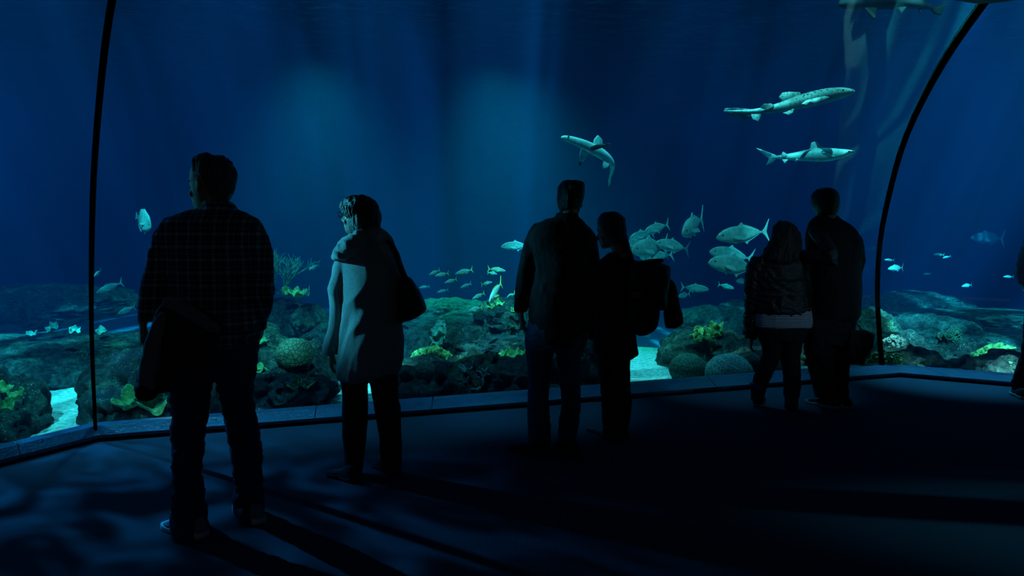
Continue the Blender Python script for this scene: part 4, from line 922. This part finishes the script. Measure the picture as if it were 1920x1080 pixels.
# ===== man in the dark jacket
Y = 4.86; P = person('man in a black jacket and blue jeans, fourth from the right in the middle', Y, 1040)
P['label'] = 'man in plain black jacket and blue jeans, standing left of the ponytailed woman'
trunk = [(402,1046,1083,0,.06),(408,1041,1084,0,.07),(414,1020,1092,0,.085),(419,1005,1097,0,.10),(426,997,1105,0,.11),(436,991,1113,0,.12),(448,987,1119,0,.125),(462,988,1119,0,.13),(480,996,1112,0,.13),(520,998,1108,0,.13),(560,992,1101,0,.13),(590,992,1096,0,.135),(620,993,1094,0,.14),(640,996,1092,0,.135),(650,1002,1088,0,.12)]
ls = [(440,991,1014),(453,984,1013),(480,977,1008),(499,973,1004),(528,969,998,.02),(557,966,992,.04),(584,964,988,.05)]
rs_ = [(446,1094,1114),(460,1096,1121),(480,1097,1123),(520,1096,1121),(560,1096,1118,.02),(600,1093,1113,.03),(622,1092,1108,.04)]
ll = [(620,985,1040,0,.11),(650,985,1040,0,.10),(681,988,1034),(715,992,1030),(750,989,1028,-.01),(788,990,1031,-.02),(820,991,1033,-.02),(842,993,1028,-.02)]
rl = [(620,1040,1094,0,.11),(645,1041,1093,0,.10),(662,1043,1088),(702,1048,1086),(734,1052,1088),(761,1054,1088),(788,1049,1086,.02),(809,1046,1082,.04),(838,1046,1079,.05)]
mb = MB(); head(mb, at(1071, 404, Y+.02), -28, .90, -2); Rr(mb, Y, trunk, None, .84)
for r_ in (ls, rs_, ll, rl): Rr(mb, Y, r_, None, .78)
hand(mb, at(976, 586, Y+.04), (.12, .05, -1), (1, .2, .1), 1, .6); hand(mb, at(1100, 622, Y+.04), (-.1, .1, -1), (-1, .2, 0), -1, .5)
link('body', fuse(mb, .0055, 3), SKIN, P)
garment('jacket', BLK, P, rows(Y, trunk), rows(Y, ls), rows(Y, rs_), rows(Y, [(400,1045,1082,0,.065),(410,1040,1085,0,.075)]), wr=folds(.006, 8, .7, 21), label='plain black jacket with a stand collar')
garment('jeans', DEN2, P, rows(Y, [(600,992,1092,0,.12),(625,986,1093,0,.13),(645,986,1092,0,.13),(655,990,1088,0,.11)]), rows(Y, ll), rows(Y, rl), wr=folds(.006, 9, 1.6, 22), label='faded blue jeans')
garment('hair', HAIRK, P, rows(Y+.02, [(339,1058,1086,0,.05),(343,1052,1095,0,.075),(350,1048,1097,0,.09),(362,1045,1096,0,.095),(376,1044,1093,0,.095),(388,1047,1086,0,.085),(399,1051,1082,0,.06)]), voxel=.006, smooth=2, wr=strand(100, .006, 3), label='short black hair')
shoe(P, onz(1020, 858), onz(978, 846), .29, BLK, BLK); shoe(P, onz(1078, 856), onz(1050, 836), .29, BLK, BLK)

# ===== woman with the ponytail
Y = 5.12; P = person('woman in a black coat with a ponytail, resting her head by the black-jacket man', Y, 1150)
trunk = [(474,1143,1170,0,.055),(482,1134,1182,0,.075),(490,1122,1190,0,.09),(500,1113,1195,0,.10),(515,1106,1198,0,.11),(540,1104,1198,0,.115),(580,1106,1195,0,.12),(610,1110,1191,0,.125),(640,1114,1192,0,.13),(656,1116,1195,0,.13),(664,1119,1196,0,.125),(671,1122,1184,0,.11)]
rs_ = [(490,1178,1197),(510,1180,1206),(540,1186,1216,-.03),(565,1190,1220,-.06)]
ls = [(492,1110,1130),(515,1104,1128),(550,1102,1126),(590,1102,1124),(620,1102,1122),(636,1104,1120)]
ll = [(650,1118,1156,0,.09),(690,1121,1156),(718,1126,1157),(750,1128,1158),(788,1129,1158),(824,1131,1158)]
rl = [(650,1146,1183,.05,.09),(690,1148,1180,.05),(715,1150,1181,.05),(750,1152,1185,.05),(777,1150,1182,.05),(800,1149,1178,.05),(824,1150,1178,.05)]
mb = MB(); head(mb, at(1149, 463, Y), 72, .90, -12, 6); Rr(mb, Y, trunk, None, .84)
for r_ in (rs_, ls, ll, rl): Rr(mb, Y, r_, None, .78)
hand(mb, at(1208, 566, Y-.07), (.5, -.1, -.6), (-.3, -1, 0), -1, .7, .9); hand(mb, at(1112, 634, Y), (0, .1, -1), (1, .2, 0), 1, .5, .9)
link('body', fuse(mb, .0055, 3), SKIN, P)
garment('coat', BLK, P, rows(Y, trunk), rows(Y, ls), rows(Y, rs_), wr=folds(.006, 8, .7, 31), label='hip-length black coat')
garment('collar', plain('pale_collar', (.30, .32, .34), .8, .1, 30), P, tube([(1140,480,Y-.01),(1150,474,Y-.06),(1164,470,Y-.05),(1170,478,Y-.02)], [.008,.011,.011,.008], .6), voxel=.005, label='pale collar edge at the nape')
garment('trousers', BLK, P, rows(Y, [(640,1118,1184,.02,.12),(662,1120,1182,.02,.11)]), rows(Y, ll), rows(Y, rl), wr=folds(.005, 8, 1, 32), label='black trousers')
garment('hair', HAIRK, P, rows(Y, [(398,1134,1158,0,.05),(402,1126,1165,0,.07),(410,1121,1171,0,.085),(420,1120,1174,0,.09),(432,1127,1175,0,.09),(445,1134,1173,0,.08),(457,1142,1168,0,.06)]), tube([(1166,440,Y),(1170,452,Y-.02),(1174,466,Y-.05),(1181,480,Y-.06),(1191,494,Y-.06)], [.032,.034,.028,.024,.008]), voxel=.006, smooth=2, wr=strand(100, .006, 4), label='dark hair tied in a ponytail')
garment('shoe', LEATH, P, tube([(1142,820,Y-.02),(1122,814,Y+.14),(1104,809,Y+.20)], [.045,.04,.03], .8), voxel=.007)
shoe(P, onz(1162, 832), onz(1158, 818), .25, BLK, BLK)
B_ = empty('backpack', at(1212, 620, Y-.12), 'black backpack with a small yellowish patch held at the ponytailed woman\'s side', 'backpack')
Yb = Y-.16
garment('pack_body', BLK2, B_, rows(Yb, [(497,1190,1240,0,.06),(506,1184,1248,0,.09),(525,1180,1248,0,.11),(555,1178,1238,0,.12),(585,1180,1235,0,.12),(608,1182,1233,0,.11),(620,1186,1222,0,.09),(626,1194,1212,0,.06)], ex=2.6), wr=folds(.007, 9, 1, 41), voxel=.008)
g = MB(); g.tube([at(*p) for p in [(1186,500,Yb),(1198,494,Yb-.02),(1218,490,Yb-.04),(1241,488,Yb-.02)]], .014, 8, 1.2); g.build('carry_strap', BLK, B_)
g = MB(); a = at(1184, 548, Yb-.125); b2 = at(1202, 559, Yb-.125); g.box((a.x, a.y-.004, b2.z), (b2.x, a.y+.008, a.z)); o = g.build('patch', plain('mustard_patch', (.35, .30, .05), .8, .3, 60), B_, smooth=False); o['label'] = 'small mustard-yellow patch'
J_ = empty('jacket', at(1262, 610, Y-.1), 'dark jacket draped over the backpack, its sleeve hanging free on the right', 'jacket')
garment('jacket_body', plain('navy_nylon', (.012, .016, .035), .5, .3, 20, .3), J_, rows(Yb-.01, [(494,1212,1242,0,.05),(500,1206,1253,0,.12),(515,1208,1254,0,.135),(535,1212,1251,0,.14),(560,1216,1247,0,.14),(578,1226,1245,0,.10)], ex=2.4), wr=folds(.008, 10, .8, 42), voxel=.008)
garment('sleeve', BLK2, J_, rows(Yb, [(524,1248,1260,0,.04),(532,1246,1265,0,.05),(560,1243,1272,0,.055),(585,1245,1278,0,.055),(606,1247,1281,0,.05),(615,1249,1268,0,.035)]), wr=folds(.006, 10, .6, 43), voxel=.008)

# ===== woman with long hair
Y = 6.05; P = person('woman with long wavy hair, leather jacket and striped shirt, arm up on the tall man', Y, 1460)
trunk = [(466,1452,1488,0,.06),(474,1436,1500,0,.08),(484,1422,1508,0,.10),(497,1412,1511,0,.11),(515,1408,1512,0,.12),(545,1408,1514,0,.12),(570,1410,1517,0,.125),(583,1413,1519,0,.13),(589,1417,1517,0,.12)]
ls = [(482,1410,1440),(497,1402,1434),(515,1398,1428),(540,1396,1425),(570,1397,1424,.02),(600,1395,1423,.05),(620,1392,1422,.07),(634,1398,1418,.08)]
ll = [(612,1420,1470,0,.10),(640,1425,1467,0,.09),(662,1431,1463,.02),(680,1424,1457,.04),(707,1414,1445,.06),(726,1409,1437,.07),(742,1409,1432,.07)]
rl = [(612,1462,1514,0,.10),(640,1463,1505,0,.09),(667,1464,1499),(693,1468,1500,-.03),(720,1470,1501,-.05),(746,1471,1497,-.06)]
arm = lambda k: tube([(1490,482,Y),(1510,481,Y-.06),(1536,484,Y-.14),(1560,488,Y-.20),(1554,468,Y-.17),(1542,448,Y-.10),(1528,434,Y-.02)], [.062*k,.060*k,.056*k,.056*k,.054*k,.052*k,.046*k])
mb = MB(); head(mb, at(1472, 469, Y), 8, .90, 0); Rr(mb, Y, trunk, None, .84); arm(.75)(mb)
for r_ in (ls, ll, rl): Rr(mb, Y, r_, None, .78)
hand(mb, at(1529, 434, Y+.0), (-.15, .9, -.3), (.1, -.3, -1), 1, .7, .88); hand(mb, at(1408, 632, Y+.08), (.0, .2, -1), (1, 0, 0), 1, .5, .9)
link('body', fuse(mb, .0055, 3), SKIN, P)
garment('jacket', LEATH, P, rows(Y, trunk), rows(Y, ls), arm(1), wr=folds(.009, 10, 1.6, 51), label='short black leather jacket creased across the back')
garment('shirt', STRIPE, P, rows(Y, [(575,1416,1518,0,.12),(590,1414,1522,0,.125),(602,1414,1524,0,.13),(613,1417,1523,0,.13)]), wr=folds(.006, 8, .3, 52), voxel=.008, label='blue and white striped shirt hem')
garment('leggings', BLK, P, rows(Y, [(600,1418,1518,0,.11),(620,1418,1514,0,.12),(640,1424,1506,0,.10)]), rows(Y, ll), rows(Y, rl), wr=folds(.004, 9, 1.2, 53), label='black leggings')
for cx_, dy in ((1484, -.06), (1421, .07)):
    yy = 740 if cx_ > 1450 else 727
    garment('cuff', DEN, P, rows(Y+dy, [(yy-9,cx_-15,cx_+15),(yy-3,cx_-15,cx_+15),(yy+3,cx_-14,cx_+14)]), voxel=.006, wr=folds(.003, 20, 2, 54), label='turned-up blue cuff')
garment('hair', HAIRB, P, rows(Y-.01, [(415,1462,1478,0,.04),(419,1455,1486,0,.07),(426,1451,1492,0,.09),(438,1449,1497,0,.10),(452,1444,1500,0,.10),(464,1438,1502,-.02,.10),(476,1434,1501,-.05,.09),(486,1436,1497,-.06,.08),(494,1444,1486,-.07,.05)]), voxel=.006, smooth=2, wr=strand(60, .012, 5), label='long wavy dark hair')
shoe(P, onz(1420, 758), onz(1428, 742), .24, LEATH, BLK, h=.09); shoe(P, onz(1484, 772), onz(1480, 752), .24, LEATH, BLK, h=.09)
for (x0, y0, dy) in ((1420, 735, .07), (1484, 752, -.05)): garment('boot_shaft', LEATH, P, rows(Y+dy, [(y0-6,x0-13,x0+13),(y0+6,x0-12,x0+12),(y0+16,x0-12,x0+12)]), voxel=.007)

# ===== tall man in black
Y = 6.1; P = person('broad tall man in black with cropped hair, standing by the right-hand joint', Y, 1555)
trunk = [(404,1530,1568,0,.065),(410,1526,1574,0,.08),(416,1520,1584,0,.10),(424,1516,1596,0,.12),(436,1513,1606,0,.14),(450,1512,1615,0,.15),(466,1512,1616,0,.15),(490,1514,1612,0,.155),(530,1518,1610,0,.16),(570,1519,1611,0,.165),(590,1519,1611,0,.165),(600,1521,1604,0,.15)]
rs_ = [(446,1590,1612),(458,1594,1618),(491,1594,1621),(513,1592,1615,.02),(545,1590,1615,.03),(575,1588,1613,.0),(592,1588,1609,-.02)]
ls = [(446,1514,1534,.02),(460,1511,1534,.05),(490,1512,1534,.10),(530,1514,1536,.16),(550,1508,1530,.2)]
ll = [(600,1510,1566,0,.13),(640,1508,1563,0,.12),(653,1508,1563,0,.11),(687,1516,1563),(713,1523,1563),(744,1530,1563)]
rl = [(600,1556,1603,0,.13),(640,1556,1595,.02,.11),(671,1559,1592,.03),(716,1563,1590,.04),(745,1565,1590,.05),(758,1566,1590,.05)]
mb = MB(); head(mb, at(1548, 411, Y), 28, 1.0, 0); Rr(mb, Y, trunk, None, .84)
for r_ in (rs_, ls, ll, rl): Rr(mb, Y, r_, None, .78)
hand(mb, at(1600, 592, Y-.02), (0, 0, -1), (-1, .1, 0), -1, .9); hand(mb, at(1520, 552, Y+.2), (-.6, .6, 0), (.2, .2, -1), 1, .5)
link('body', fuse(mb, .0055, 3), SKIN, P)
garment('shirt', BLK, P, rows(Y, trunk), rows(Y, rs_), rows(Y, ls), wr=folds(.006, 7, .8, 61), label='loose black top')
garment('jeans', DEN3, P, rows(Y, [(585,1518,1604,0,.15),(620,1511,1601,0,.15),(645,1509,1595,0,.13)]), rows(Y, ll), rows(Y, rl), wr=folds(.006, 9, 1.8, 62), label='black jeans')
garment('hair', HAIRK, P, rows(Y, [(352,1540,1556,0,.05),(355,1532,1564,0,.08),(362,1525,1570,0,.10),(371,1522,1573,0,.11),(384,1523,1573,0,.11),(396,1530,1571,0,.10),(407,1536,1567,0,.07)]), voxel=.007, smooth=3, wr=strand(120, .003, 6), label='closely cropped black hair')
WS = plain('off_white_sole', (.45, .50, .52), .6, .1, 10)
shoe(P, onz(1567, 768), onz(1507, 752), .31, BLK, WS); shoe(P, onz(1592, 768), onz(1572, 752), .30, BLK, WS)
B_ = empty('tote_bag', at(1615, 680, Y-.05), 'dark crumpled paper tote hanging from the tall man\'s right hand', 'bag')
BAGM = plain('dark_kraft_paper', (.05, .045, .04), .6, .3, 14, .5)
L = []
c0 = [(1594,621),(1622,620),(1639,629),(1636,649),(1617,684),(1592,681)]
mb = MB(); L = [[at(x, y, Y-.14) for x, y in c0], [at(x+1, y, Y+.02) for x, y in c0]]
for i in range(3): L.insert(1+i, [L[0][k].lerp(L[-1][k], (i+1)/4)*1.0+Vector((0, 0, 0)) for k in range(6)])
mb.loops(L); link('bag_body', fuse(mb, .007, 1, folds(.008, 9, 1, 65)), BAGM, B_)
g = MB(); g.tube([at(*p) for p in [(1598,622,Y-.06),(1600,612,Y-.05),(1606,608,Y-.05),(1612,612,Y-.05),(1615,622,Y-.06)]], .005, 6); g.build('handle', BLK, B_)

# ===== person cut by the right edge
Y = 6.55; P = person('person in a light blue top at the right edge, mostly outside the picture', Y, 1955)
trunk = [(428,1945,1985,0,.06),(440,1928,2000,0,.09),(455,1924,2010,0,.11),(500,1930,2004,0,.12),(550,1932,2002,0,.12),(590,1930,2004,0,.13)]
ls = [(446,1926,1948),(470,1916,1944),(497,1907,1938),(516,1906,1932),(532,1912,1930)]
rs_ = [(446,1988,2012),(500,1992,2020),(560,1994,2018),(610,1996,2014)]
ll = [(580,1928,1968,0,.12),(640,1922,1962),(668,1917,1952,.02),(699,1906,1940,.04),(720,1899,1932,.06),(738,1902,1926,.07)]
rl = [(580,1964,2004,0,.12),(660,1966,2000),(740,1968,1996)]
mb = MB(); head(mb, at(1965, 428, Y), 20, .95); Rr(mb, Y, trunk, None, .84)
for r_ in (ls, rs_, ll, rl): Rr(mb, Y, r_, None, .78)
mb.tube([at(1921, 530, Y), at(1930, 552, Y+.1), at(1940, 562, Y+.22)], [.035,.032,.028], 12)
hand(mb, at(1940, 562, Y+.22), (.5, .8, 0), (.3, 0, -1), -1, .4, .95); hand(mb, at(2005, 612, Y), (0, .1, -1), (-1, 0, 0), -1, .4)
link('body', fuse(mb, .0065, 3), SKIN, P)
garment('top', plain('light_blue_cotton', (.45, .55, .65), .85, .12, 40, .3), P, rows(Y, trunk), rows(Y, ls), rows(Y, rs_), wr=folds(.010, 9, 1.6, 71), label='light blue top with rolled sleeves')
garment('trousers', BLK, P, rows(Y, [(580,1930,2003,0,.13),(610,1928,2003,0,.13)]), rows(Y, ll), rows(Y, rl), wr=folds(.006, 9, 1.2, 72), label='dark trousers')
garment('hair', HAIRB, P, rows(Y, [(374,1956,1976,0,.05),(380,1946,1986,0,.09),(395,1943,1989,0,.10),(412,1947,1987,0,.09),(424,1953,1980,0,.06)]), voxel=.008, wr=strand(80, .005, 7))
shoe(P, onz(1922, 750), onz(1900, 738), .27, BLK, WS); shoe(P, onz(1988, 752), onz(1984, 735), .27, BLK, WS)
